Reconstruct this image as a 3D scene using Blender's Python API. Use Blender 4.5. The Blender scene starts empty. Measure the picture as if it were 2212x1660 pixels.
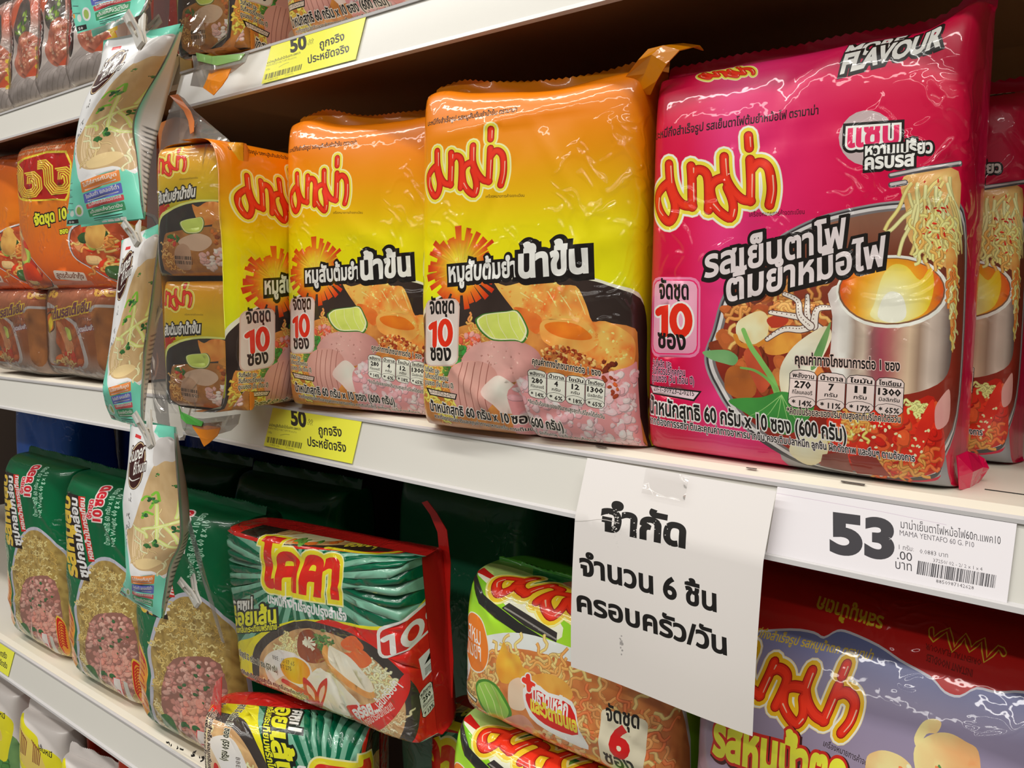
import bpy, math
import numpy as np
from mathutils import Vector, Matrix
from mathutils.geometry import delaunay_2d_cdt

scn = bpy.context.scene
COL = scn.collection

# ------------------------------------------------------------------ camera
F_PX, CX, CY = 1850.0, 1106.0, 830.0
EYE = np.array([0.0, -0.44, 1.25])
_d = np.array([-2201.0, 211.0, -F_PX]); _d /= np.linalg.norm(_d)
_p = math.atan2(211.0, F_PX)
_zc = np.array([0, math.cos(_p), math.sin(_p)])
_xc = -_d
_yc = np.cross(_zc, _xc)
ROT = np.stack([_xc, _yc, _zc])
cam_data = bpy.data.cameras.new('camera')
cam = bpy.data.objects.new('camera', cam_data)
COL.objects.link(cam)
cam_data.sensor_width = 36.0
cam_data.lens = F_PX / 2212.0 * 36.0
cam_data.clip_start = 0.01
_m = Matrix([[*ROT[i], EYE[i]] for i in range(3)] + [[0, 0, 0, 1]])
cam.matrix_world = _m
scn.camera = cam


def at(px, py, Y=0.0):
    """world point of the plane y = Y that the photograph shows at a pixel"""
    v = ROT @ np.array([px - CX, -(py - CY), -F_PX])
    return EYE + v * ((Y - EYE[1]) / v[1])


def px_of(P):
    c = ROT.T @ (np.array(P) - EYE)
    return CX + F_PX * c[0] / -c[2], CY - F_PX * c[1] / -c[2]


# ------------------------------------------------------------------ world, lamps, exposure
world = bpy.data.worlds.new('store_ambience')
scn.world = world
world.use_nodes = True
world.node_tree.nodes['Background'].inputs[0].default_value = (1.0, 0.93, 0.85, 1)
world.node_tree.nodes['Background'].inputs[1].default_value = 0.10


def lamp(name, loc, sx, sy, power, col=(1, 0.965, 0.91), rot=(0, 0, 0)):
    l = bpy.data.lights.new(name, 'AREA')
    l.shape = 'RECTANGLE'; l.size = sx; l.size_y = sy; l.energy = power; l.color = col
    o = bpy.data.objects.new(name, l); COL.objects.link(o)
    o.location = loc; o.rotation_euler = rot
    return o


# rows of ceiling tubes running along the aisle
lamp('ceiling_tube_light', (-0.9, -0.62, 2.75), 5.0, 0.10, 44)
lamp('ceiling_tube_light', (-0.6, -1.35, 2.75), 5.0, 0.10, 50)
lamp('ceiling_tube_light', (-0.4, -2.3, 2.75), 5.0, 0.12, 36)
scn.view_settings.view_transform = 'Standard'
scn.view_settings.look = 'None'
scn.view_settings.gamma = 1.0
scn.view_settings.exposure = -0.28


# ------------------------------------------------------------------ materials
def lin(c):
    c = np.asarray(c, float) / 255.0
    return np.where(c <= 0.04045, c / 12.92, ((c + 0.055) / 1.055) ** 2.4)


def C(r, g, b, k=0.72):
    return np.minimum(lin((r, g, b)) / k, 0.93)


def new_mat(name):
    m = bpy.data.materials.new(name); m.use_nodes = True
    return m, m.node_tree.nodes, m.node_tree.links, m.node_tree.nodes['Principled BSDF']


def crinkle(N, L, scale, strength, dist, patch=7.0, fine=0.25):
    tc = N.new('ShaderNodeTexCoord')
    n1 = N.new('ShaderNodeTexNoise'); n1.inputs['Scale'].default_value = scale
    n1.inputs['Detail'].default_value = 1.5; n1.inputs['Distortion'].default_value = 1.1
    L.new(tc.outputs['Object'], n1.inputs['Vector'])
    a = N.new('ShaderNodeMath'); a.operation = 'SUBTRACT'; a.inputs[1].default_value = 0.5
    L.new(n1.outputs['Fac'], a.inputs[0])
    b = N.new('ShaderNodeMath'); b.operation = 'ABSOLUTE'; L.new(a.outputs[0], b.inputs[0])
    r = N.new('ShaderNodeMapRange'); r.inputs[1].default_value = 0.0; r.inputs[2].default_value = 0.09
    r.inputs[3].default_value = 1.0; r.inputs[4].default_value = 0.0; r.interpolation_type = 'SMOOTHSTEP'
    L.new(b.outputs[0], r.inputs[0])
    n2 = N.new('ShaderNodeTexNoise'); n2.inputs['Scale'].default_value = patch
    L.new(tc.outputs['Object'], n2.inputs['Vector'])
    mk = N.new('ShaderNodeMapRange'); mk.inputs[1].default_value = 0.49; mk.inputs[2].default_value = 0.60
    L.new(n2.outputs['Fac'], mk.inputs[0])
    mu = N.new('ShaderNodeMath'); mu.operation = 'MULTIPLY'
    L.new(r.outputs[0], mu.inputs[0]); L.new(mk.outputs[0], mu.inputs[1])
    n3 = N.new('ShaderNodeTexNoise'); n3.inputs['Scale'].default_value = scale * 2.2
    n3.inputs['Detail'].default_value = 2.0
    L.new(tc.outputs['Object'], n3.inputs['Vector'])
    ad = N.new('ShaderNodeMath'); ad.operation = 'MULTIPLY_ADD'; ad.inputs[1].default_value = fine
    L.new(n3.outputs['Fac'], ad.inputs[0]); L.new(mu.outputs[0], ad.inputs[2])
    bp = N.new('ShaderNodeBump'); bp.inputs['Strength'].default_value = strength
    bp.inputs['Distance'].default_value = dist
    L.new(ad.outputs[0], bp.inputs['Height'])
    return bp


def film_mat(name, rough=0.2, scale=26, strength=0.5, dist=0.0016, coat=0.35, fine=0.25, patch=7.0, spec=0.45):
    m, N, L, P = new_mat(name)
    v = N.new('ShaderNodeVertexColor'); v.layer_name = 'ink'
    L.new(v.outputs['Color'], P.inputs['Base Color'])
    P.inputs['Roughness'].default_value = rough
    P.inputs['Specular IOR Level'].default_value = spec
    P.inputs['Coat Weight'].default_value = coat; P.inputs['Coat Roughness'].default_value = 0.035
    bp = crinkle(N, L, scale, strength, dist, patch, fine)
    b2 = N.new('ShaderNodeBump'); b2.inputs['Strength'].default_value = strength * 0.12
    b2.inputs['Distance'].default_value = dist
    L.new(bp.inputs['Height'].links[0].from_socket, b2.inputs['Height'])
    L.new(b2.outputs[0], P.inputs['Normal']); L.new(bp.outputs[0], P.inputs['Coat Normal'])
    return m


def clear_mat(name, tint=(0.975, 0.97, 0.965), base=0.045, scale=26, strength=0.9, milk=0.02):
    """thin glossy clear wrapping film"""
    m, N, L, P = new_mat(name)
    N.remove(P)
    out = N['Material Output']
    tr = N.new('ShaderNodeBsdfTransparent'); tr.inputs[0].default_value = (*tint, 1)
    gl = N.new('ShaderNodeBsdfGlossy'); gl.inputs['Roughness'].default_value = 0.06
    df = N.new('ShaderNodeBsdfDiffuse'); df.inputs[0].default_value = (0.8, 0.78, 0.75, 1)
    bp = crinkle(N, L, scale, strength, 0.003, 9.0, 0.3)
    L.new(bp.outputs[0], gl.inputs['Normal'])
    fr = N.new('ShaderNodeLayerWeight'); fr.inputs[0].default_value = 0.25
    L.new(bp.outputs[0], fr.inputs['Normal'])
    ma = N.new('ShaderNodeMath'); ma.operation = 'MULTIPLY_ADD'
    ma.inputs[1].default_value = 0.55; ma.inputs[2].default_value = base
    L.new(fr.outputs['Fresnel'], ma.inputs[0])
    mx0 = N.new('ShaderNodeMixShader'); mx0.inputs[0].default_value = milk
    L.new(tr.outputs[0], mx0.inputs[1]); L.new(df.outputs[0], mx0.inputs[2])
    mx = N.new('ShaderNodeMixShader')
    L.new(ma.outputs[0], mx.inputs[0]); L.new(mx0.outputs[0], mx.inputs[1]); L.new(gl.outputs[0], mx.inputs[2])
    L.new(mx.outputs[0], out.inputs[0])
    return m


def plain_mat(name, col, rough=0.5, noise=0.0, nscale=40, bump=0.0, metal=0.0, spec=0.5):
    m, N, L, P = new_mat(name)
    P.inputs['Roughness'].default_value = rough; P.inputs['Metallic'].default_value = metal
    P.inputs['Specular IOR Level'].default_value = spec
    tc = N.new('ShaderNodeTexCoord'); n = N.new('ShaderNodeTexNoise')
    n.inputs['Scale'].default_value = nscale; n.inputs['Detail'].default_value = 4
    L.new(tc.outputs['Object'], n.inputs['Vector'])
    mx = N.new('ShaderNodeMix'); mx.data_type = 'RGBA'
    mx.inputs[6].default_value = (*col, 1); mx.inputs[7].default_value = (*[c * (1 - noise) for c in col], 1)
    L.new(n.outputs['Fac'], mx.inputs[0]); L.new(mx.outputs[2], P.inputs['Base Color'])
    if bump:
        b = N.new('ShaderNodeBump'); b.inputs['Strength'].default_value = bump; b.inputs['Distance'].default_value = 0.001
        L.new(n.outputs['Fac'], b.inputs['Height']); L.new(b.outputs[0], P.inputs['Normal'])
    return m


FILM = film_mat('printed_film', scale=34, strength=0.9, dist=0.0026, coat=0.6, rough=0.3, spec=0.35)
FILM_SOFT = film_mat('printed_film_smooth', rough=0.25, scale=16, strength=0.3, dist=0.0015, coat=0.25, fine=0.15)
FILM_CRISP = film_mat('printed_film_crinkled', rough=0.25, scale=38, strength=1.0, dist=0.003, coat=0.8, fine=0.35, patch=13)
PAPER = film_mat('printed_paper', rough=0.65, scale=5, strength=0.05, dist=0.001, coat=0.0, fine=0.05, spec=0.25)
CARD = film_mat('printed_card', rough=0.3, scale=4, strength=0.05, dist=0.001, coat=0.3, fine=0.05)
CLEAR = clear_mat('clear_film')
CLEAR_HAZE = clear_mat('hazy_clear_film', tint=(0.90, 0.88, 0.86), milk=0.16, scale=16)
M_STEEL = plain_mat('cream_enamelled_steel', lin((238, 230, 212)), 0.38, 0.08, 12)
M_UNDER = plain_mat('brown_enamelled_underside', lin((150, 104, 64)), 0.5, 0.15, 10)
M_CHANNEL = plain_mat('white_plastic_price_channel', lin((226, 224, 216)), 0.22, 0.03, 8)
M_CLEARLIP = plain_mat('glossy_channel_lip', lin((214, 212, 212)), 0.12, 0.03, 8)
M_DARK = plain_mat('dark_back_panel', lin((58, 42, 30)), 0.6, 0.2, 12)
M_DIRT = plain_mat('black_grime', lin((38, 34, 30)), 0.9, 0.3, 60)
M_CLIP = plain_mat('white_clip_plastic', lin((222, 220, 214)), 0.3, 0.04, 20)
M_FLOOR = plain_mat('floor_tiles', lin((150, 146, 138)), 0.35, 0.1, 6)


# ------------------------------------------------------------------ object helpers
def tag(o, label=None, cat=None, group=None, kind=None):
    if label: o['label'] = label
    if cat: o['category'] = cat
    if group: o['group'] = group
    if kind: o['kind'] = kind
    return o


def empty(name, loc=(0, 0, 0), rot=(0, 0, 0)):
    o = bpy.data.objects.new(name, None); COL.objects.link(o)
    o.empty_display_size = 0.02
    o.location = [float(x) for x in loc]; o.rotation_euler = rot
    return o


def link(name, me, mat, parent=None):
    o = bpy.data.objects.new(name, me); COL.objects.link(o)
    if mat is not None: me.materials.append(mat)
    if parent is not None: o.parent = parent
    return o


def mesh_from(name, V, Fs, mat, parent=None, col=None, smooth=False):
    me = bpy.data.meshes.new(name)
    me.from_pydata([tuple(map(float, v)) for v in V], [], [list(map(int, f)) for f in Fs])
    if col is not None:
        ca = me.color_attributes.new('ink', 'FLOAT_COLOR', 'POINT')
        arr = np.ones((len(V), 4), np.float32)
        arr[:, :3] = np.asarray(col)
        ca.data.foreach_set('color', arr.ravel())
    if smooth: me.polygons.foreach_set('use_smooth', [True] * len(me.polygons))
    me.update()
    return link(name, me, mat, parent)


class MB:
    """collects boxes and tubes into one mesh"""
    def __init__(s): s.V = []; s.F = []

    def box(s, a, b, bev=0.0):
        i = len(s.V)
        (x0, y0, z0), (x1, y1, z1) = a, b
        s.V += [(x0, y0, z0), (x1, y0, z0), (x1, y1, z0), (x0, y1, z0), (x0, y0, z1), (x1, y0, z1), (x1, y1, z1), (x0, y1, z1)]
        s.F += [[i + k for k in f] for f in ((0, 3, 2, 1), (4, 5, 6, 7), (0, 1, 5, 4), (1, 2, 6, 5), (2, 3, 7, 6), (3, 0, 4, 7))]
        return s

    def prism(s, prof, x0, x1):
        """closed (y,z) profile swept along x"""
        i = len(s.V); n = len(prof)
        s.V += [(x0, y, z) for y, z in prof] + [(x1, y, z) for y, z in prof]
        s.F += [[i + k, i + (k + 1) % n, i + n + (k + 1) % n, i + n + k] for k in range(n)]
        s.F += [[i + k for k in range(n)][::-1], [i + n + k for k in range(n)]]
        return s

    def build(s, name, mat, parent=None, smooth=False):
        return mesh_from(name, s.V, s.F, mat, parent, smooth=smooth)


# ------------------------------------------------------------------ printed artwork: layered shapes -> one coloured mesh
_rs = np.random.RandomState(5)
_lat = _rs.rand(64, 64)


def vnoise(x, y):
    xi = np.floor(x).astype(int); yi = np.floor(y).astype(int)
    fx = x - xi; fy = y - yi
    fx = fx * fx * (3 - 2 * fx); fy = fy * fy * (3 - 2 * fy)
    g = lambda a, b: _lat[a % 64, b % 64]
    return (g(xi, yi) * (1 - fx) * (1 - fy) + g(xi + 1, yi) * fx * (1 - fy) + g(xi, yi + 1) * (1 - fx) * fy + g(xi + 1, yi + 1) * fx * fy)


def catmull(pts, closed=True, k=4):
    P = np.asarray(pts, float); n = len(P); out = []
    rng = range(n if closed else n - 1)
    for i in rng:
        if closed:
            a, b, c, d = P[(i - 1) % n], P[i], P[(i + 1) % n], P[(i + 2) % n]
        else:
            a, b, c, d = P[max(i - 1, 0)], P[i], P[i + 1], P[min(i + 2, n - 1)]
        for t in np.arange(k) / k:
            out.append(0.5 * (2 * b + (c - a) * t + (2 * a - 5 * b + 4 * c - d) * t * t + (3 * b - a - 3 * c + d) * t ** 3))
    if not closed: out.append(P[-1])
    return np.array(out)


def homography(src, dst):
    A = []; b = []
    for (x, y), (u, v) in zip(src, dst):
        A.append([x, y, 1, 0, 0, 0, -u * x, -u * y]); b.append(u)
        A.append([0, 0, 0, x, y, 1, -v * x, -v * y]); b.append(v)
    h = np.linalg.solve(np.array(A, float), np.array(b, float))
    return np.append(h, 1).reshape(3, 3)


_txt_cache = {}


def text_loops(body, bold=0.0, res=2):
    """outline loops of a line of lettering in font units; bold grows them"""
    key = (body, round(bold, 4), res)
    if key in _txt_cache: return _txt_cache[key]
    cu = bpy.data.curves.new('lettering', 'FONT')
    cu.body = body; cu.size = 1.0; cu.resolution_u = res; cu.fill_mode = 'NONE'
    o = bpy.data.objects.new('lettering', cu); COL.objects.link(o)
    dg = bpy.context.evaluated_depsgraph_get(); dg.update()
    me = o.evaluated_get(dg).to_mesh()
    V = np.array([v.co[:2] for v in me.vertices]); E = [tuple(e.vertices) for e in me.edges]
    bpy.data.objects.remove(o); bpy.data.curves.remove(cu)
    nb = {}
    for a, b in E:
        nb.setdefault(a, []).append(b); nb.setdefault(b, []).append(a)
    # follow stored edge direction to keep each loop's winding
    nxt = {}
    for a, b in E: nxt.setdefault(a, b)
    loops = []; seen = set()
    for a in nxt:
        if a in seen: continue
        lp = [a]; seen.add(a); c = nxt[a]
        while c != a and c not in seen and c in nxt:
            lp.append(c); seen.add(c); c = nxt[c]
        if len(lp) > 2: loops.append(V[lp])
    # lettering of several faces can wind either way: sort outer contours from counters by nesting
    area = lambda l: 0.5 * np.sum(l[:, 0] * np.roll(l[:, 1], -1) - np.roll(l[:, 0], -1) * l[:, 1])

    def within(p, l):
        A, B = l, np.roll(l, -1, 0)
        cr = (A[:, 1] > p[1]) != (B[:, 1] > p[1])
        return (cr & (p[0] < A[:, 0] + (p[1] - A[:, 1]) / (B[:, 1] - A[:, 1] + 1e-12) * (B[:, 0] - A[:, 0]))).sum() % 2
    loops.sort(key=lambda l: -abs(area(l)))
    done = []; sg = []
    for l in loops:
        host = None
        lo, hi = l.min(0), l.max(0)
        for q, o, f in done:
            if (q.min(0) <= lo + 1e-6).all() and (q.max(0) >= hi - 1e-6).all() and all(within(p, q) for p in l[::3]): host = (o, f)
        o = np.sign(area(l))
        f = 1 if host is None or host[0] == o else -1
        done.append((l, o, f)); sg.append(1 if f == o else -1)
    L2 = []
    for l, k in zip(loops, sg):
        if k < 0: l = l[::-1]
        keep = np.linalg.norm(l - np.roll(l, 1, 0), axis=1) > 1e-4
        l = l[keep]
        if len(l) < 3: continue
        if bold:
            d1 = l - np.roll(l, 1, 0); d2 = np.roll(l, -1, 0) - l
            n1 = np.stack([d1[:, 1], -d1[:, 0]], 1); n1 /= np.linalg.norm(n1, axis=1)[:, None]
            n2 = np.stack([d2[:, 1], -d2[:, 0]], 1); n2 /= np.linalg.norm(n2, axis=1)[:, None]
            m = n1 + n2; ml = np.maximum((m * m).sum(1), 0.9)
            l = l + bold * 2 * m / ml[:, None]
        L2.append(l)
    _txt_cache[key] = L2
    return L2


class Art:
    def __init__(s, W, H, quad=None, ext=(0, 0, 0, 0), step=0.004):
        """W x H panel in metres; quad = photo pixels of its TL, TR, BR, BL corners"""
        s.W, s.H, s.ext, s.step = W, H, ext, step
        s.hom = homography(quad, [(0, H), (W, H), (W, 0), (0, 0)]) if quad else None
        s.zx = (0, 0, 1.0); s.uv = False
        s.lay = []; s.cols = []
        l, r, b, t = ext
        s.rect = (-l, W + r, -b, H + t)
        s.rs = np.random.RandomState(3)
        s.done = None

    def zoom(s, x0=0, y0=0, k=1.0): s.zx = (x0, y0, k); s.uv = False

    def metres(s): s.uv = True

    def map(s, pts):
        p = np.asarray(pts, float).reshape(-1, 2)
        if s.hom is None or s.uv: return p
        p = p / s.zx[2] + np.array(s.zx[:2])
        q = np.c_[p, np.ones(len(p))] @ s.hom.T
        return q[:, :2] / q[:, 2:]

    def _add(s, loops, col, text=False):
        """one printed shape: closed loops, filled where their winding is positive"""
        ar = [0.5 * np.sum(q[:, 0] * np.roll(q[:, 1], -1) - np.roll(q[:, 0], -1) * q[:, 1]) for q in loops]
        if text:
            if sum(ar) < 0: loops = [q[::-1] for q in loops]
        else:
            loops = [q[::-1] if x < 0 else q for q, x in zip(loops, ar)]
        s.cols.append(col); s.lay.append(loops)

    def base(s, col):
        x0, x1, y0, y1 = s.rect
        s._add([np.array([(x0, y0), (x1, y0), (x1, y1), (x0, y1)])], col)

    def poly(s, pts, col): s._add([s.map(pts)], col)

    def bars(s, f, n, seed, col, fill=.55):
        """barcode: f maps the unit square"""
        rs = np.random.RandomState(seed); w = rs.randint(1, 4, n * 2).astype(float); e = np.r_[0, np.cumsum(w)] / w.sum()
        s._add([s.map(f([(e[2 * i], 0), (e[2 * i + 1], 0), (e[2 * i + 1], 1), (e[2 * i], 1)])) for i in range(n)], col)

    def smooth(s, pts, col, k=4): s._add([s.map(catmull(pts, True, k))], col)

    def ell(s, cx, cy, rx, ry, col, rot=0, n=22):
        t = np.linspace(0, 2 * np.pi, n, endpoint=False); c, d = math.cos(rot), math.sin(rot)
        x, y = rx * np.cos(t), ry * np.sin(t)
        s._add([s.map(np.c_[cx + x * c - y * d, cy + x * d + y * c])], col)

    def rrect(s, x0, y0, x1, y1, r, col, sk=0.0, sx=0.0):
        """rounded rectangle; sk = pixels the right side drops, sx = pixels the bottom shifts"""
        q = []
        for cx, cy, a0 in ((x1 - r, y1 - r, 0), (x0 + r, y1 - r, 90), (x0 + r, y0 + r, 180), (x1 - r, y0 + r, 270)):
            for a in (0, 30, 60, 90):
                t = math.radians(a0 + a); X = cx + r * math.cos(t); Y = cy + r * math.sin(t)
                q.append((X + sx * (Y - y0) / max(y1 - y0, 1e-9), Y + sk * (X - x0) / (x1 - x0)))
        s._add([s.map(q)], col)

    def _stroke(s, pts, w, cap=True, w1=None):
        P = np.asarray(pts, float); n = len(P)
        W = np.linspace(w, w if w1 is None else w1, n)
        d = np.gradient(P, axis=0); d /= np.maximum(np.linalg.norm(d, axis=1), 1e-9)[:, None]
        N = np.c_[-d[:, 1], d[:, 0]]
        a, b = P + N * W[:, None] / 2, P - N * W[:, None] / 2
        if not cap: return [s.map(np.r_[a, b[::-1]])]
        t = np.linspace(0, np.pi, 7)[1:-1]
        e = P[-1] + W[-1] / 2 * (np.cos(t)[:, None] * N[-1] + np.sin(t)[:, None] * d[-1])
        f = P[0] - W[0] / 2 * (np.cos(t)[:, None] * N[0] + np.sin(t)[:, None] * d[0])
        return [s.map(np.r_[a, e, b[::-1], f])]

    def stroke(s, pts, w, col, k=4, cap=1, w1=None, closed=False):
        P = catmull(pts, closed, k) if k > 1 else np.asarray(pts, float)
        if closed: P = np.r_[P, P[:1]]
        s._add(s._stroke(P, w, cap, w1), col)

    def strokes(s, lst, w, col, k=4):
        out = []
        for p in lst: out += s._stroke(catmull(p, False, k), w, 2)
        s._add(out, col)

    def text(s, body, p0, p1, h=None, col=None, bold=0.0, outl=(), up=None, shear=0.0, res=3, fit=True):
        """lettering on the baseline p0-p1, h = size of the em; outl = [(growth, colour, dx, dy)] back to front"""
        p0 = np.asarray(p0, float); p1 = np.asarray(p1, float)
        b = np.concatenate(text_loops(body, bold, res))
        x0, x1 = b[:, 0].min(), b[:, 0].max()
        ax = (p1 - p0) / (x1 - x0)
        if h is None: h = np.linalg.norm(ax)
        if s.hom is None or s.uv:
            u = np.array([0, 1.0]) if up is None else np.asarray(up, float)
        else:
            u = np.array([0, -1.0]) if up is None else np.asarray(up, float)
        for g, c, dx, dy in list(outl) + [(0, col, 0, 0)]:
            s._add([s.map(p0 + (t[:, :1] - x0 + shear * t[:, 1:] + dx) * ax + (t[:, 1:] + dy) * u * h) for t in text_loops(body, bold + g, res)], c, True)

    def inside(s, poly, n):
        poly = np.asarray(poly, float); lo, hi = poly.min(0), poly.max(0); out = []
        A, B = poly, np.roll(poly, -1, 0)
        while len(out) < n:
            p = lo + (hi - lo) * s.rs.rand(2)
            cr = ((A[:, 1] > p[1]) != (B[:, 1] > p[1]))
            xs = A[:, 0] + (p[1] - A[:, 1]) / (B[:, 1] - A[:, 1] + 1e-12) * (B[:, 0] - A[:, 0])
            if (cr & (p[0] < xs)).sum() % 2: out.append(p)
        return np.array(out)

    def bits(s, region, n, size, cols, asp=0.7, shine=0.12, shade=0.6, rnd=True):
        for p in s.inside(region, n):
            k = s.rs.randint(5, 8); t = np.linspace(0, 2 * np.pi, k, endpoint=False) + s.rs.rand(k) * .5
            r = size * (0.5 + s.rs.rand() * 0.6) * (0.75 + 0.4 * s.rs.rand(k)); a = s.rs.rand() * 3.14
            q = np.c_[np.cos(t) * r, np.sin(t) * r * asp]
            q = q @ np.array([[math.cos(a), -math.sin(a)], [math.sin(a), math.cos(a)]])
            if rnd: q = catmull(q, True, 2)
            c = np.asarray(cols[s.rs.randint(len(cols))]) * (0.88 + 0.22 * s.rs.rand())
            if shade: s.poly(p + q * 1.08 + np.array([0.1, 0.16]) * size, c * shade)
            s.poly(p + q, np.minimum(c, .95))
            if shine: s.poly(p + q * 0.5 - np.array([0.08, 0.12]) * size, np.minimum(c * (1 + shine), 0.95))

    def noodles(s, region, n, ln, w, cols, wav=0.5, ang=None):
        w = w * .72; wav = wav * .8
        for p in s.inside(region, int(n * 1.3)):
            a = s.rs.rand() * 6.28 if ang is None else ang + s.rs.randn() * 0.35
            P = [p]; ph = s.rs.rand() * 6
            for i in range(6):
                a2 = a + wav * math.sin(ph + i * 1.5) * 1.6
                P.append(P[-1] + ln / 6 * np.array([math.cos(a2), math.sin(a2)]))
            c = cols[s.rs.randint(len(cols))] * (0.85 + 0.3 * s.rs.rand())
            P = catmull(P, False, 2)
            s._add(s._stroke(P, w * 1.45, 0), c * 0.55); s._add(s._stroke(P, w, 0), np.minimum(c, .95))
            s._add(s._stroke(P - np.array([0, w * .2]), w * .3, 0), np.minimum(c * 1.2 + .02, .97))

    def solve(s):
        """planar subdivision of every shape plus a regular lattice; the topmost shape colours each triangle"""
        if s.done: return s.done
        x0, x1, y0, y1 = s.rect
        nx = max(2, int((x1 - x0) / s.step)); ny = max(2, int((y1 - y0) / s.step))
        gx, gy = np.meshgrid(np.linspace(x0, x1, nx), np.linspace(y0, y1, ny))
        pts = [np.c_[gx.ravel(), gy.ravel()]]; n = gx.size; es = []; act = []
        for li, loops in enumerate(s.lay):
            lo = np.min([q.min(0) for q in loops], 0); hi = np.max([q.max(0) for q in loops], 0)
            if li and (hi[0] < x0 or lo[0] > x1 or hi[1] < y0 or lo[1] > y1): continue
            A = np.concatenate(loops); B = np.concatenate([np.roll(q, -1, 0) for q in loops])
            act.append((li, A, B, lo, hi))
            for q in loops:
                k = len(q); es += [(n + i, n + (i + 1) % k) for i in range(k)]; n += k
                pts.append(q)
        r = delaunay_2d_cdt([Vector(v) for v in np.concatenate(pts) * 10.0], es, [], 0, 2e-5, False)
        V = np.array([v[:] for v in r[0]]) / 10.0; T = np.array(r[2])
        cen = V[T].mean(1)
        T = T[(cen[:, 0] > x0) & (cen[:, 0] < x1) & (cen[:, 1] > y0) & (cen[:, 1] < y1)]
        cen = V[T].mean(1); o = np.argsort(cen[:, 0]); T = T[o]; cen = cen[o]
        TL = np.zeros(len(T), int)
        for li, A, B, lo, hi in act:
            if li == 0: continue
            i0, i1 = np.searchsorted(cen[:, 0], [lo[0], hi[0]])
            ix = i0 + np.nonzero((cen[i0:i1, 1] > lo[1]) & (cen[i0:i1, 1] < hi[1]))[0]
            for k in range(0, len(ix), 4000):
                jx = ix[k:k + 4000]; c = cen[jx]
                up = (A[None, :, 1] <= c[:, None, 1]) & (B[None, :, 1] > c[:, None, 1])
                dn = (A[None, :, 1] > c[:, None, 1]) & (B[None, :, 1] <= c[:, None, 1])
                sd = (B[None, :, 0] - A[None, :, 0]) * (c[:, None, 1] - A[None, :, 1]) - (c[:, None, 0] - A[None, :, 0]) * (B[None, :, 1] - A[None, :, 1])
                w = (up & (sd > 0)).sum(1) - (dn & (sd < 0)).sum(1)
                TL[jx[w > 0]] = li
        used = np.unique(T); mp = np.zeros(len(V), int); mp[used] = np.arange(len(used))
        V = V[used]; T = mp[T]
        cc = np.ones((len(T) * 3, 4), np.float32)
        lc = np.repeat(TL, 3); vi = T.ravel()
        for li in np.unique(TL):
            m = lc == li; c = s.cols[li]
            if callable(c): cc[m, :3] = np.clip(c(V[vi[m], 0], V[vi[m], 1]), 0, 0.97)
            else: cc[m, :3] = c
        s.done = (V, T, cc)
        return s.done

    def build(s, name, S, mat, parent=None, flip=False):
        V, T, cc = s.solve()
        X = S(V[:, 0], V[:, 1])
        me = bpy.data.meshes.new(name)
        me.vertices.add(len(X)); me.vertices.foreach_set('co', np.asarray(X, np.float32).ravel())
        me.loops.add(len(T) * 3); me.polygons.add(len(T))
        tt = T[:, ::-1] if flip else T
        me.loops.foreach_set('vertex_index', tt.ravel().astype(np.int32))
        me.polygons.foreach_set('loop_start', np.arange(0, len(T) * 3, 3, dtype=np.int32))
        me.polygons.foreach_set('use_smooth', np.ones(len(T), bool))
        ca = me.color_attributes.new('ink', 'FLOAT_COLOR', 'CORNER')
        c = cc.reshape(-1, 3, 4)
        ca.data.foreach_set('color', (c[:, ::-1] if flip else c).ravel())
        me.update(calc_edges=True); me.validate()
        return link(name, me, mat, parent)


def grad(stops, axis=1, mott=0.0, ms=60, tilt=0.0):
    """colour ramp across the panel: [(position, colour)]"""
    ps = np.array([p for p, _ in stops]); cs = np.array([c for _, c in stops])

    def fn(u, v):
        t = (v if axis else u) + tilt * (u if axis else v)
        c = np.stack([np.interp(t, ps, cs[:, k]) for k in range(3)], -1)
        if mott: c = c * (1 + mott * (vnoise(u * ms + 7, v * ms) - 0.5))[:, None]
        return c
    return fn


def radial(c0, stops, asp=1.0, mott=0.0, ms=120):
    ps = np.array([p for p, _ in stops]); cs = np.array([c for _, c in stops])

    def fn(u, v):
        t = np.hypot((u - c0[0]), (v - c0[1]) * asp)
        c = np.stack([np.interp(t, ps, cs[:, k]) for k in range(3)], -1)
        if mott: c = c * (1 + mott * (vnoise(u * ms, v * ms) - 0.5))[:, None]
        return c
    return fn


def mottle(col, amt=0.5, ms=220, col2=None):
    col = np.asarray(col); c2 = col * 0.5 if col2 is None else np.asarray(col2)

    def fn(u, v):
        n = 0.6 * vnoise(u * ms, v * ms) + 0.4 * vnoise(u * ms * 2.3 + 9, v * ms * 2.3)
        n = np.clip((n - 0.5) * 2 * amt + 0.35, 0, 1)[:, None]
        return col * (1 - n) + c2 * n
    return fn


# ------------------------------------------------------------------ filled film bags
def super_tab(a, b, n, N=400):
    t = np.linspace(-np.pi / 2, np.pi / 2, N)
    s = np.sign(np.sin(t)) * np.abs(np.sin(t)) ** (2 / n); c = np.abs(np.cos(t)) ** (2 / n)
    L = np.r_[0, np.cumsum(np.hypot(np.diff(s) * a, np.diff(c) * b))]
    return L, s, c


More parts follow.
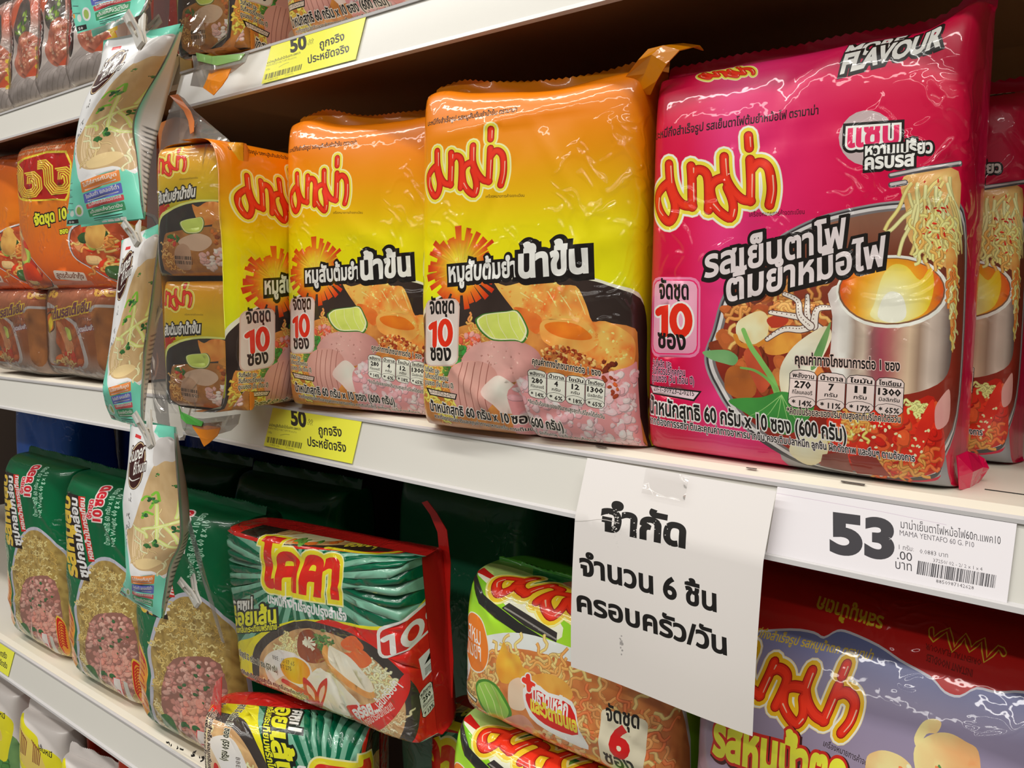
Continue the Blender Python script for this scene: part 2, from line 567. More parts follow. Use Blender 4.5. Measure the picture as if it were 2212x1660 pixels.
class Bag:
    """pillow-shaped film bag: front at y = 0, bottom at z = 0, depth D behind it; u, v are distances along the film"""
    def __init__(s, W, H, D, n=5.5, m=6.5, ear=0.08, bulge=0.004, wr=(), post=None, seed=1, lump=0.0012):
        s.W, s.H, s.D = W, H, D
        s.Lu, s.su, s.cu = super_tab(W / 2, D / 2, n)
        s.Lv, s.sv, s.cv = super_tab(H / 2, D / 2, m)
        s.eu = (s.Lu[-1] - W) / 2; s.ev = (s.Lv[-1] - H) / 2
        s.ear, s.bulge, s.wr, s.post, s.lump = ear, bulge, list(wr), post, lump
        s.rs = np.random.RandomState(seed)
        s.off = s.rs.rand(2) * 40

    def random_wrinkles(s, n, amp=0.0015, width=0.004, ln=0.05, zone=None):
        for _ in range(n):
            u = s.rs.rand() * s.W; v = s.rs.rand() * s.H
            if zone is not None: u, v = zone[0] + s.rs.rand() * (zone[1] - zone[0]), zone[2] + s.rs.rand() * (zone[3] - zone[2])
            s.wr.append((u, v, s.rs.rand() * 3.14, ln * (0.5 + s.rs.rand()), width * (0.7 + s.rs.rand()), amp * (s.rs.rand() * 2 - 0.9)))
        return s

    def S(s, u, v, back=False, grow=0.0):
        l = np.clip(u + s.eu, 0, s.Lu[-1]); k = np.clip(v + s.ev, 0, s.Lv[-1])
        sx, c = np.interp(l, s.Lu, s.su), np.interp(l, s.Lu, s.cu)
        sz, b = np.interp(k, s.Lv, s.sv), np.interp(k, s.Lv, s.cv)
        a = s.W / 2 * (1 + s.ear * (1 - b))
        x = a * sx; z = s.H / 2 + s.H / 2 * sz
        y = s.D / 2 * b * c
        w = s.bulge * (1 - np.clip(np.abs(sx), 0, 1) ** 2.5) * (1 - np.abs(sz) ** 3)
        w = w + s.lump * (vnoise(u * 28 + s.off[0], v * 28 + s.off[1]) - 0.5) * 2
        for (u0, v0, an, ln, wd, am) in s.wr:
            ca, sa = math.cos(an), math.sin(an)
            p = (u - u0) * ca + (v - v0) * sa; q = -(u - u0) * sa + (v - v0) * ca
            w = w + am * np.exp(-(q / wd) ** 2) * np.exp(-(p / ln) ** 2)
        ed = np.minimum(1, np.minimum(b * 1.5, c * 1.5))
        y = y + (w + grow) * ed
        x = x + grow * sx
        z = z + grow * sz
        y = s.D / 2 + y if back else s.D / 2 - y
        if s.post is not None: x, y, z = s.post(x, y, z)
        return np.stack([x, y, z], -1)

    def ext(s, m=0.0004): return (s.eu - m, s.eu - m, s.ev - m, s.ev - m)

    def fit(s, a, dv=1.0):
        """surface stretched so the whole printed sheet of a covers this bag from seam to seam"""
        x0, x1, y0, y1 = a.rect
        ku = (s.Lu[-1] - .0002) / (x1 - x0); kv = (s.Lv[-1] - .0002) / (y1 - y0)
        return lambda u, v: s.S((u - x0) * ku - s.eu + .0001, (v - y0) * kv - s.ev + .0001)

    def sheet(s, name, mat, parent, col, back=True, n=46, grow=0.0, vr=None, ur=None):
        u0, u1 = (-s.eu, s.W + s.eu) if ur is None else ur
        v0, v1 = (-s.ev, s.H + s.ev) if vr is None else vr
        U, Vv = np.meshgrid(np.linspace(u0, u1, n), np.linspace(v0, v1, n + 10))
        X = s.S(U.ravel(), Vv.ravel(), back, grow)
        r, c = U.shape; F = []
        for i in range(r - 1):
            for j in range(c - 1):
                q = [i * c + j, i * c + j + 1, (i + 1) * c + j + 1, (i + 1) * c + j]
                F.append(q[::-1] if back else q)
        cols = col(U.ravel(), Vv.ravel()) if callable(col) else np.tile(np.asarray(col), (len(X), 1))
        return mesh_from(name, X, F, mat, parent, cols, smooth=True)

    def seal(s, name, mat, parent, col, top=True, h=0.012, lean=0.3, x0=-1, x1=1, n=70, wav=0.0015):
        """crimped fin along the closed end of the bag"""
        xs = np.linspace(x0, x1, n); V = []; F = []
        ve = s.H + s.ev if top else -s.ev
        l = np.interp(xs, s.su, s.Lu) - s.eu
        B = s.S(l, np.full(n, ve))
        sg = 1 if top else -1
        for j, t in enumerate((0, 0.4, 0.8, 1.0)):
            zz = 0.0012 * ((np.arange(n) % 2) * (0 if j < 3 else 1)) - (0.0012 if j == 3 else 0)
            off = np.stack([np.zeros(n), lean * h * t + wav * np.sin(xs * 9 + j) * t, sg * (h * t + zz)], -1)
            V.append(B + off)
        V = np.concatenate(V)
        for j in range(3):
            for i in range(n - 1): F.append([j * n + i, j * n + i + 1, (j + 1) * n + i + 1, (j + 1) * n + i])
        return mesh_from(name, V, F, mat, parent, np.tile(np.asarray(col), (len(V), 1)), smooth=True)


# ------------------------------------------------------------------ shared printed motifs
BLACK = C(26, 22, 20); WHITE = C(222, 216, 208); RED = C(200, 30, 22); LRED = C(196, 38, 20); YEL = C(245, 205, 40)
LOGO = dict(
    red=[[(360, 985), (360, 1060), (366, 1120), (388, 1200), (430, 1262), (492, 1280)],
         [(362, 1100), (300, 1140), (264, 1190), (270, 1260), (300, 1330), (340, 1366), (372, 1330), (384, 1260), (366, 1180), (350, 1120)],
         [(497, 1015), (497, 1100), (492, 1200), (488, 1285)],
         [(500, 1080), (530, 1045), (570, 1055), (592, 1100), (592, 1200), (584, 1315)],
         [(697, 975), (696, 1060), (704, 1130), (740, 1210), (790, 1268), (845, 1284)],
         [(697, 1110), (640, 1125), (608, 1160), (604, 1210), (622, 1290), (664, 1350), (712, 1382), (732, 1330), (728, 1260), (704, 1180)],
         [(850, 1010), (848, 1100), (846, 1200), (840, 1288)],
         [(852, 1080), (890, 1038), (930, 1045), (960, 1090), (968, 1180), (962, 1250), (944, 1322)],
         [(848, 852), (848, 932)]],
    shine=[[(372, 1000), (372, 1110)], [(505, 1130), (500, 1250)], [(280, 1200), (272, 1270), (300, 1320)], [(706, 990), (708, 1100)],
           [(858, 1110), (852, 1260)], [(978, 1130), (974, 1230), (955, 1310)], [(858, 862), (858, 925)], [(616, 1280), (650, 1330)],
           [(740, 1330), (728, 1375)], [(512, 1030), (510, 1060)]])


def brand_logo(a, m, glow=C(235, 225, 165), yel=C(240, 200, 60), k=1.0):
    """the red script lettering with its yellow border; m maps motif coordinates to panel ones"""
    R = [m(np.array(p, float)) for p in LOGO['red']]
    a.strokes(R, 132 * k, glow * 0.55 + yel * 0.45)
    a.strokes(R, 124 * k, glow)
    a.strokes(R, 106 * k, yel)
    a.strokes(R, 62 * k, C(140, 18, 12))
    a.strokes(R, 50 * k, LRED)
    a.strokes(R, 30 * k, C(214, 48, 26))
    for q in LOGO['shine']: a.stroke(m(np.array(q, float)), 9 * k, C(244, 170, 140), w1=5 * k)


def aff(src, dst):
    """affine map given by three points"""
    A = np.c_[np.array(src, float), np.ones(3)]
    M = np.linalg.solve(A, np.array(dst, float))
    return lambda p: np.c_[np.asarray(p, float).reshape(-1, 2), np.ones(len(np.asarray(p, float).reshape(-1, 2)))] @ M


def nutrition(a, quad, vals, heads=('พลังงาน', 'น้ำตาล', 'ไขมัน', 'โซเดียม'), units=('กิโลแคลอรี', 'กรัม', 'กรัม', 'มิลลิกรัม'), pc=(), ink=BLACK, fill=C(226, 214, 200)):
    """four rounded cells; quad = TL, TR, BL in the art's current frame"""
    f = aff([(0, 0), (4, 0), (0, 3)], quad)
    th = np.linalg.norm(f([(0, 0.035)]) - f([(0, 0)])) / 1.0
    for i in range(len(vals)):
        q = [(i + .02, .35), (i + .12, .1), (i + .35, .01), (i + .65, .01), (i + .88, .1), (i + .98, .35), (i + .98, 2.2), (i + .98, 2.65), (i + .85, 2.92), (i + .6, 3), (i + .4, 3), (i + .15, 2.92), (i + .02, 2.65), (i + .02, 2.2)]
        a.poly(f(q), fill)
        a.stroke(f(q), th * 1.6, ink, k=1, cap=2, closed=True)
        a.stroke(f([(i + .02, .72), (i + .98, .72)]), th * 1.2, ink, k=1, cap=0)
        a.stroke(f([(i + .02, 2.45), (i + .12, 2.22), (i + .4, 2.08), (i + .6, 2.08), (i + .88, 2.22), (i + .98, 2.45)]), th * 1.2, ink, k=1, cap=0)
        up = f([(0, 0)])[0] - f([(0, 1)])[0]
        un = up / np.linalg.norm(up); hh = np.linalg.norm(up)
        for body, y, w, h, b in ((heads[i], .62, .78, .5, .03), (vals[i], 1.4, .2 * len(vals[i]), .75, .035), (units[i], 1.9, .72 if len(units[i]) > 5 else .45, .42, .02), (pc[i], 2.82, .72, .62, .03)):
            a.text(body, f([(i + .5 - w / 2, y)])[0], f([(i + .5 + w / 2, y)])[0], hh * h, ink, b, up=un, res=1)


def ten(a, p0, p1, h, col, w, edge=None):
    """a heavy rounded 10 on the baseline p0-p1"""
    f = aff([(0, 0), (1, 0), (0, 1)], [p0, p1, (p0[0], p0[1] - h)])
    one = [(.03, .70), (.16, .80), (.24, .95), (.24, .03)]
    t = np.linspace(.3, .3 + 2 * np.pi, 22)
    zero = np.c_[.70 + .22 * np.cos(t), .49 + .43 * np.sin(t)]
    for g, c in (([(1.5, edge)] if edge is not None else []) + [(1, col)]):
        L = a._stroke(f(one), w * g, 1)
        P = f(zero); d = np.gradient(P, axis=0); d /= np.linalg.norm(d, axis=1)[:, None]; N = np.c_[-d[:, 1], d[:, 0]]
        o = a.map((P + N * w * g / 2)[:-1]); i = a.map((P - N * w * g / 2)[:-1])
        ar = lambda q: 0.5 * np.sum(q[:, 0] * np.roll(q[:, 1], -1) - np.roll(q[:, 0], -1) * q[:, 1])
        if abs(ar(o)) < abs(ar(i)): o, i = i, o
        if ar(o) < 0: o = o[::-1]
        if ar(i) > 0: i = i[::-1]
        one_l = L[0] if ar(L[0]) > 0 else L[0][::-1]
        s_ar = [ar(o), ar(i), ar(one_l)]
        a._add([o, i, one_l], c, True)


def lime_wedge(a, P, rind, flesh, pale):
    """P: smooth outline in frame coordinates"""
    P = np.asarray(P, float); c = P.mean(0)
    a.smooth(P, rind); a.smooth(c + (P - c) * .93 + (0, -2), pale); a.smooth(c + (P - c) * .86 + (0, -3), flesh)


def ray_burst(a, c, r0, r1, n, w, seed, cols):
    rs = np.random.RandomState(seed); c = np.array(c, float); out = []
    for i in range(n):
        t = 2 * np.pi * (i + rs.rand() * .6) / n; r = r0 + (r1 - r0) * rs.rand() ** 1.3
        d = np.array([math.cos(t), math.sin(t)]); q = np.array([-d[1], d[0]]) * w * (0.6 + 0.6 * rs.rand()) / 2
        out.append(a.map([c + q * .3, c - q * .3, c + d * r - q, c + d * r + q]))
    a._add(out, cols)


# ------------------------------------------------------------------ design: yellow chopped-pork bag
ORANGE = C(250, 132, 8)


def art_yellow(bag):
    a = Art(.172, .235, [(938, 204), (1416, 186), (1399, 980), (930, 932)], bag.ext(), 0.0042)
    a.base(grad([(-.06, C(214, 190, 20)), (.07, C(192, 205, 30)), (.105, C(216, 212, 14)), (.14, C(226, 200, 8)), (.16, C(230, 170, 4)), (.185, C(240, 138, 4)), (.21, C(250, 118, 4)), (.3, C(248, 106, 6))], mott=.08, ms=18))
    a.zoom(900, 80, 3.95)
    a.text('บะหมี่กึ่งสำเร็จรูป รสหมูสับต้มยำน้ำข้น ตรามาม่า', (243, 752), (1058, 722), 62, BLACK, .025)
    brand_logo(a, lambda p: p)
    a.text('เครื่องหมายการค้าจดทะเบียน', (815, 1420), (1148, 1436), 34, C(70, 52, 20), .01, res=1)
    # second lettering on the top fold
    a.zoom()
    for t, y, c in (('MORE', 118, WHITE), ('FLAVOUR', 150, WHITE)):
        a.text(t, (1215, y + 40), (1330, y + 28), 42, c, .05, [(.09, BLACK, 0, 0)], shear=.2)
    a.zoom(900, 480, 3.193)
    # bowl
    a.smooth([(40, 800), (78, 700), (150, 610), (300, 520), (520, 455), (720, 418), (1050, 396), (1300, 424), (1470, 480), (1700, 600), (1760, 1000), (1700, 1700), (900, 1750), (40, 1700)], C(222, 222, 190))
    a.smooth([(40, 860), (84, 745), (140, 665), (260, 560), (420, 490), (720, 440), (1050, 414), (1300, 446), (1470, 500), (1720, 640), (1760, 1000), (1700, 1700), (900, 1750), (40, 1700)], mottle(C(40, 30, 27), .5, 40, C(62, 50, 44)))
    ray_burst(a, (470, 330), 180, 300, 46, 46, 4, radial(a.map([(470, 330)])[0], [(0, C(252, 214, 90)), (.010, C(246, 190, 40)), (.020, C(232, 100, 30)), (.03, C(190, 46, 18)), (.06, C(176, 36, 16))]))
    ray_burst(a, (470, 330), 70, 170, 26, 10, 8, C(246, 170, 50))
    # noodles under the toppings
    a.smooth([(130, 1010), (200, 980), (420, 760), (600, 720), (1000, 700), (1560, 760), (1640, 900), (1640, 1250), (1600, 1700), (200, 1700), (110, 1300)], mottle(C(206, 138, 66), .6, 200, C(150, 76, 34)))
    a.noodles([(130, 1000), (440, 960), (440, 1420), (130, 1420)], 30, 150, 20, [C(236, 178, 70), C(246, 196, 90), C(226, 140, 60)], .9)
    a.noodles([(440, 730), (700, 730), (700, 860), (440, 900)], 20, 120, 16, [C(240, 160, 80), C(236, 130, 70)], .7)
    a.bits([(450, 800), (560, 780), (650, 850), (560, 900), (470, 920)], 26, 26, [C(232, 150, 140), C(226, 130, 120), C(220, 90, 60)])
    a.bits([(440, 850), (520, 850), (480, 1000), (430, 990)], 12, 30, [C(70, 120, 50), C(60, 140, 60)])
    a.bits([(320, 1010), (400, 1000), (380, 1070), (330, 1060)], 8, 24, [C(70, 120, 50), C(100, 140, 60)])
    # fried wrappers
    won = mottle(C(240, 172, 84), .9, 170, C(214, 104, 40))
    a.smooth([(720, 446), (800, 470), (900, 450), (1010, 430), (1100, 434), (1160, 480), (1260, 490), (1310, 580), (1350, 700), (1380, 800), (1200, 830), (1020, 800), (930, 730), (840, 620)], won, 3)
    a.smooth([(850, 620), (960, 640), (1040, 700), (1010, 800), (930, 740)], mottle(C(226, 120, 50), .8, 150, C(196, 84, 30)))
    a.smooth([(1340, 760), (1440, 728), (1560, 800), (1616, 880), (1610, 1000), (1560, 1080), (1400, 1000), (1300, 930)], won, 3)
    a.smooth([(1028, 740), (1080, 704), (1200, 700), (1330, 740), (1400, 850), (1340, 920), (1220, 930), (1100, 880), (1040, 830)], mottle(C(238, 168, 84), .6, 120, C(220, 130, 56)))
    a.smooth([(1060, 740), (1150, 722), (1280, 750), (1360, 830), (1300, 850), (1180, 830), (1090, 790)], mottle(C(236, 120, 30), .6, 120, C(200, 84, 24)))
    for i in range(5): a.stroke([(900 + 90 * i, 520 + 30 * (i % 2)), (960 + 90 * i, 560 + 30 * i)], 7, C(250, 206, 130), w1=3)
    a.bits([(1040, 880), (1200, 880), (1560, 1100), (1560, 1180), (1300, 1080), (1060, 960)], 170, 17, [C(170, 76, 34), C(200, 110, 50), C(226, 170, 100), C(140, 50, 24)])
    a.bits([(1380, 960), (1500, 1000), (1560, 1150), (1450, 1120)], 16, 26, [C(84, 34, 22), C(110, 44, 24)])
    a.bits([(760, 470), (1100, 450), (1280, 520), (1330, 760), (1040, 690), (880, 620)], 70, 12, [C(246, 196, 112), C(224, 134, 58), C(236, 170, 90)], shade=0, shine=.2)
    a.bits([(1340, 780), (1560, 820), (1600, 980), (1400, 980)], 34, 12, [C(246, 196, 112), C(224, 134, 58)], shade=0, shine=.2)
    # pork slices and balls
    gp = radial(a.map([(680, 960)])[0], [(0, C(206, 160, 150)), (.02, C(198, 146, 138)), (.04, C(166, 112, 106))], mott=.12, ms=300)
    a.smooth([(470, 980), (520, 900), (620, 850), (760, 834), (900, 850), (1020, 920), (1040, 1000), (960, 1070), (800, 1130), (700, 1080), (560, 1010)], gp)
    a.bits([(480, 980), (700, 850), (1000, 940), (800, 1100)], 26, 8, [C(216, 172, 160), C(180, 126, 116)], shine=0)
    a.smooth([(360, 1080), (420, 1000), (520, 972), (640, 990), (720, 1060), (720, 1200), (640, 1320), (520, 1380), (420, 1300), (370, 1180)], radial(a.map([(520, 1100)])[0], [(0, C(214, 164, 150)), (.03, C(186, 128, 118))]))
    for x in (448, 490, 540, 590, 640): a.stroke([(x + 30, 985), (x + 6, 1080), (x - 8, 1200), (x + 6, 1330)], 5, C(140, 84, 74))
    a.smooth([(600, 1190), (680, 1100), (740, 1078), (800, 1120), (840, 1200), (840, 1330), (740, 1340), (680, 1280)], radial(a.map([(750, 1180)])[0], [(0, C(236, 214, 200)), (.02, C(214, 180, 170))]))
    # minced pork
    a.smooth([(790, 1180), (930, 1080), (1040, 1060), (1300, 1100), (1560, 1040), (1640, 1060), (1600, 1700), (850, 1700), (800, 1360)], C(206, 140, 140))
    a.bits([(800, 1180), (930, 1090), (1040, 1070), (1300, 1110), (1560, 1060), (1640, 1080), (1600, 1640), (860, 1640), (830, 1360)], 330, 34, [C(236, 180, 182), C(226, 160, 164), C(240, 196, 194)])
    a.bits([(1420, 1100), (1500, 1080), (1540, 1250), (1480, 1250)], 12, 20, [C(150, 60, 34), C(196, 90, 44)])
    # lime
    lime_wedge(a, [(578, 700), (610, 668), (660, 650), (800, 640), (880, 640), (940, 740), (950, 800), (915, 858), (860, 845), (700, 838), (620, 780)], C(60, 110, 40), mottle(C(206, 214, 110), .5, 160, C(180, 196, 80)), C(226, 230, 170))
    for x in (660, 740, 820, 880): a.stroke([(x, 660), (x + 10, 740), (x + 60, 830)], 4, C(226, 230, 160))
    # flavour name
    lw = [(.14, BLACK, .03, -.03), (.10, BLACK, 0, 0)]
    a.text('หมูสับต้มยำ', (376, 424), (872, 408), 178, WHITE, .035, lw)
    a.text('น้ำข้น', (886, 416), (1340, 398), 262, WHITE, .045, lw)
    # ten-pack badge
    a.rrect(180, 540, 464, 1010, 60, C(196, 168, 156), sx=-20)
    a.rrect(190, 550, 454, 1000, 55, grad([(0, C(226, 212, 200)), (.11, C(196, 176, 168)), (.13, C(226, 196, 186))]), sx=-20)
    a.text('จัดชุด', (222, 640), (420, 640), 150, BLACK, .035)
    ten(a, (218, 866), (404, 868), 186, C(206, 44, 20), 40, WHITE)
    a.text('ซอง', (218, 964), (392, 968), 150, BLACK, .035)
    for i, (t, x) in enumerate((('วันที่ผลิต และ', 295), ('วันที่ควรบริโภคก่อน', 362), ('ดูบนซอง (วัน เดือน ปี)', 400))):
        a.text(t, (158, 1042 + 46 * i), (x, 1062 + 52 * i), 46, BLACK, .03, [(.06, C(226, 210, 190), 0, 0)], res=1)
    a.poly([(172, 1158), (425, 1206), (412, 1248), (205, 1212)], BLACK); a.poly([(196, 1170), (414, 1210), (404, 1238), (214, 1206)], C(214, 196, 180))
    a.text('20-1-30923-2-0217', (214, 1198), (404, 1232), 40, BLACK, .01, res=1)
    a.text('น้ำหนักสุทธิ 60 กรัม x 10 ซอง (600 กรัม)', (200, 1326), (1140, 1470), 96, BLACK, .03, [(.07, C(222, 206, 196), 0, 0)])
    a.text('หากต้องการรสชาติและคุณค่าทางอาหารมากขึ้น ควรเติมเนื้อสัตว์ ผักดังภาพ และอื่นๆ ตามต้องการ', (226, 1385), (1330, 1568), 44, BLACK, .02, [(.06, C(222, 206, 196), 0, 0)], res=1)
    a.text('คุณค่าทางโภชนาการต่อ 1 ซอง', (980, 1000), (1410, 1092), 62, BLACK, .03, [(.06, C(222, 200, 180), 0, 0)], res=1)
    nutrition(a, [(944, 1030), (1440, 1120), (930, 1225)], ('280', '4', '12', '1300'), pc=('* 14%', '* 6%', '* 18%', '* 65%'))
    a.text('*คิดเป็นร้อยละของปริมาณสูงสุดที่บริโภคได้ต่อวัน', (925, 1268), (1420, 1378), 40, BLACK, .02, [(.06, C(226, 206, 196), 0, 0)], res=1)
    return a


# ------------------------------------------------------------------ design: pink hot-pot bag
MAG = C(200, 14, 76)


def art_pink(bag):
    a = Art(.176, .216, [(1420, 166), (2136, 36), (2076, 1080), (1404, 980)], bag.ext(), 0.0042)
    a.base(grad([(0, C(186, 8, 50)), (.03, C(196, 12, 66)), (.055, C(208, 50, 112)), (.085, C(204, 34, 94)), (.13, C(196, 8, 66)), (.18, C(186, 6, 52))], axis=0, mott=.12, ms=14))  # lighter pink bands are soft ceiling-light reflections painted into the colour
    a.zoom(1400, 0, 2.724)
    sh = [(.12, BLACK, .03, -.04), (.09, BLACK, 0, 0)]
    a.text('MORE', (1222, 244), (1560, 158), 150, WHITE, .05, sh, shear=.2)
    a.text('FLAVOUR', (1215, 335), (1800, 158), 165, WHITE, .05, sh, shear=.2)
    brand_logo(a, aff([(240, 1180), (968, 1322), (848, 852)], [(330, 330), (690, 330), (560, 262)]), k=.45)
    a.text('บะหมี่กึ่งสำเร็จรูป รสเย็นตาโฟต้มยำหม้อไฟ ตรามาม่า', (76, 738), (1098, 584), 70, C(40, 8, 20), .025)
    f = aff([(264, 1190), (968, 1322), (848, 852)], [(108, 1080), (838, 1125), (682, 718)])
    brand_logo(a, f, k=.97, glow=C(250, 232, 226))
    a.text('เครื่องหมายการค้าจดทะเบียน', (696, 1198), (1024, 1178), 40, C(60, 10, 30), .01, res=1)
    a.ell(1392, 722, 168, 166, C(176, 158, 158))
    o2 = [(.16, BLACK, 0, 0), (.07, WHITE, 0, 0)]
    a.text('แซบ', (1275, 778), (1580, 752), 190, C(206, 40, 90), .04, o2)
    ob = [(.13, BLACK, .02, -.02), (.10, BLACK, 0, 0)]
    a.text('หวานเปรี้ยว', (1382, 836), (1775, 800), 108, WHITE, .04, ob)
    a.text('ครบรส', (1380, 910), (1672, 880), 118, WHITE, .04, ob)
    # metal hot pot
    rim = [(845, 1336), (900, 1290), (1100, 1196), (1350, 1128), (1600, 1090), (1940, 1080), (2120, 1400), (2120, 2300), (1850, 2640), (1790, 2760), (1500, 2800), (1200, 2780), (1000, 2710), (800, 2580), (640, 2450), (520, 2290), (440, 2130), (424, 2010), (476, 1870), (545, 1640), (700, 1440)]
    a.smooth(rim, mottle(C(150, 148, 150), .7, 40, C(96, 94, 98)))
    cen = np.array([1300, 1900.])
    R = np.array(rim, float)
    a.smooth(cen + (R - cen) * .985, C(60, 56, 58)); a.smooth(cen + (R - cen) * .97, C(196, 192, 190)); a.smooth(cen + (R - cen) * .945, C(110, 104, 104))
    a.smooth(cen + (R - cen) * .925, grad([(0, C(150, 34, 20)), (.06, C(130, 40, 26)), (.12, C(110, 54, 36)), (.17, C(150, 122, 100))], mott=.5, ms=60))
    a.zoom(1400, 500, 2.724)
    # grey outer wall of the pot along the bottom of the bag
    a.smooth([(850, 1250), (1000, 1340), (1200, 1420), (1500, 1450), (1700, 1440), (1800, 1400), (1850, 1240), (1860, 1560), (1700, 1640), (1100, 1640), (930, 1500)], grad([(-.03, C(104, 106, 112)), (.012, C(150, 150, 154)), (.03, C(90, 90, 94))], mott=.3, ms=30))
    a.stroke([(700, 1130), (850, 1240), (1000, 1325), (1250, 1400), (1500, 1425), (1700, 1412), (1790, 1370), (1838, 1260)], 22, C(66, 64, 66))
    # soup contents
    a.bits([(560, 300), (1180, 250), (1190, 700), (700, 900), (500, 700)], 60, 70, [C(150, 70, 36), C(176, 92, 46), C(120, 50, 28), C(196, 120, 60)])
    a.noodles([(580, 330), (1100, 300), (1080, 420), (600, 480)], 26, 200, 22, [C(214, 160, 90), C(196, 130, 66)], .8)
    a.smooth([(620, 470), (680, 420), (760, 392), (806, 430), (800, 540), (720, 590), (630, 560)], mottle(C(236, 220, 176), .5, 120, C(206, 170, 100)))
    a.stroke([(612, 540), (640, 590), (720, 605), (800, 560)], 26, C(196, 124, 44))
    a.smooth([(800, 440), (880, 410), (930, 440), (900, 480), (830, 490)], C(170, 56, 36))
    a.smooth([(800, 560), (900, 520), (1000, 520), (990, 600), (880, 650), (790, 640)], mottle(C(222, 150, 60), .7, 120, C(180, 90, 36)))
    for q in ([(800, 560), (900, 500), (1000, 500), (1060, 480)], [(820, 400), (950, 420), (1040, 440), (1120, 500)], [(1040, 300), (1040, 400), (1060, 470)], [(1180, 370), (1100, 380), (1080, 480)], [(900, 290), (980, 330), (1000, 420), (1060, 480)]):
        a.stroke(q, 30, C(90, 66, 60), w1=56); a.stroke(q, 20, C(224, 206, 196), w1=44)
        P = catmull(q, False, 5)
        for x, y in P[::1]: a.ell(x - 6, y - 6, 4, 4, C(96, 66, 56), n=6)
    egg = radial(a.map([(1000, 700)])[0], [(0, C(238, 222, 196)), (.02, C(226, 204, 172)), (.04, C(186, 154, 118))])
    a.smooth([(870, 830), (880, 720), (960, 600), (1080, 510), (1160, 480), (1180, 560), (1080, 760), (1000, 900), (900, 920)], egg)
    a.smooth([(560, 740), (640, 720), (720, 800), (720, 890), (640, 920), (540, 860)], mottle(C(176, 100, 44), .5, 100, C(130, 66, 30)))
    a.smooth([(660, 640), (740, 600), (780, 700), (820, 800), (760, 880), (700, 780)], mottle(C(190, 84, 52), .5, 100, C(150, 56, 36)))
    # morning glory leaves
    GR = C(66, 140, 62); GD = C(36, 104, 44)
    a.stroke([(660, 505), (700, 600), (760, 690), (820, 790), (860, 900)], 26, C(120, 176, 90), w1=40)
    a.stroke([(640, 730), (720, 745), (800, 800), (850, 860)], 12, C(110, 166, 80), w1=22)
    a.smooth([(412, 640), (480, 626), (570, 628), (625, 670), (600, 715), (540, 705), (460, 680)], mottle(C(130, 176, 118), .5, 60, C(70, 130, 70)))
    a.smooth([(560, 930), (640, 910), (760, 905), (880, 870), (1000, 900), (1080, 960), (1000, 1080), (880, 1130), (760, 1060), (660, 1000)], mottle(GR, .6, 70, GD))
    for k in range(5): a.stroke([(880, 890), (760 + 50 * k, 980 + 12 * k), (680 + 80 * k, 1020 + 20 * k)], 5, C(140, 186, 110), w1=2)
    a.smooth([(1080, 640), (1160, 480), (1180, 460), (1160, 560), (1110, 700), (1060, 740)], mottle(C(120, 160, 96), .5, 70, C(70, 120, 66)))
    # chimney
    mx = [(0, 1180), (1, 1890)]
    body = [(1186, 250), (1190, 420), (1180, 600), (1190, 760), (1400, 870), (1640, 880), (1840, 800), (1900, 640), (1886, 400), (1860, 200), (1540, 150)]
    u0, u1 = a.map([(1190, 500)])[0][0], a.map([(1890, 500)])[0][0]; du = u1 - u0
    st = [(0, 196, 186, 180), (.1, 226, 216, 206), (.2, 150, 130, 116), (.28, 196, 180, 160), (.36, 140, 90, 90), (.45, 160, 70, 84), (.55, 170, 110, 100), (.66, 206, 180, 150), (.75, 150, 124, 104), (.85, 206, 190, 176), (.95, 130, 110, 100), (1, 90, 80, 76)]
    a.smooth(body, grad([(u0 + du * t, C(r, g, b)) for t, r, g, b in st], axis=0, mott=.25, ms=90))
    a.ell(1540, 270, 330, 218, C(226, 214, 204), -.03, 30); a.ell(1536, 268, 312, 200, C(120, 84, 60), -.03, 30)
    fc = a.map([(1520, 360)])[0]
    a.ell(1536, 266, 302, 192, radial(fc, [(0, C(236, 214, 190)), (.008, C(240, 190, 100)), (.014, C(236, 150, 30)), (.024, C(206, 80, 26)), (.034, C(160, 36, 24))], .7), -.03, 30)
    a.smooth([(1420, 420), (1440, 330), (1480, 180), (1540, 110), (1620, 120), (1700, 200), (1760, 120), (1780, 240), (1740, 380), (1640, 440), (1540, 456)], radial(fc, [(0, C(236, 216, 190)), (.010, C(244, 206, 130)), (.018, C(246, 186, 30)), (.03, C(226, 130, 24))], .8))
    a.smooth([(1460, 420), (1480, 320), (1530, 270), (1600, 300), (1620, 420), (1540, 456)], C(232, 214, 196))
    a.zoom(1400, 0, 2.724)
    # noodles lifted by chopsticks
    a.smooth([(1612, 950), (1930, 900), (1936, 1300), (1920, 1500), (1790, 1450), (1640, 1330), (1620, 1150)], mottle(C(226, 180, 110), .6, 160, C(190, 120, 60)))
    a.noodles([(1630, 960), (1900, 920), (1900, 1100), (1640, 1160)], 26, 330, 22, [C(240, 206, 140), C(232, 190, 116), C(246, 214, 150)], .12, ang=1.6)
    a.noodles([(1640, 1180), (1910, 1130), (1900, 1400), (1720, 1380)], 36, 150, 20, [C(236, 196, 116), C(222, 160, 80), C(246, 206, 130)], .55, ang=1.3)
    a.bits([(1700, 960), (1900, 950), (1920, 1450), (1720, 1350)], 26, 16, [C(190, 30, 20), C(206, 50, 30)], asp=.35)
    for p, q in (((1535, 945), (1945, 850)), ((1535, 1000), (1620, 984))):
        a.stroke([p, q], 34, C(76, 72, 74), k=1); a.stroke([(p[0], p[1] - 4), (q[0], q[1] - 4)], 16, C(186, 180, 178), k=1)
    a.zoom(1400, 500, 2.724)
    a.smooth([(1850, 40), (1925, 60), (1932, 500), (1905, 640), (1880, 430)], mottle(C(226, 170, 90), .7, 200, C(190, 96, 40)))
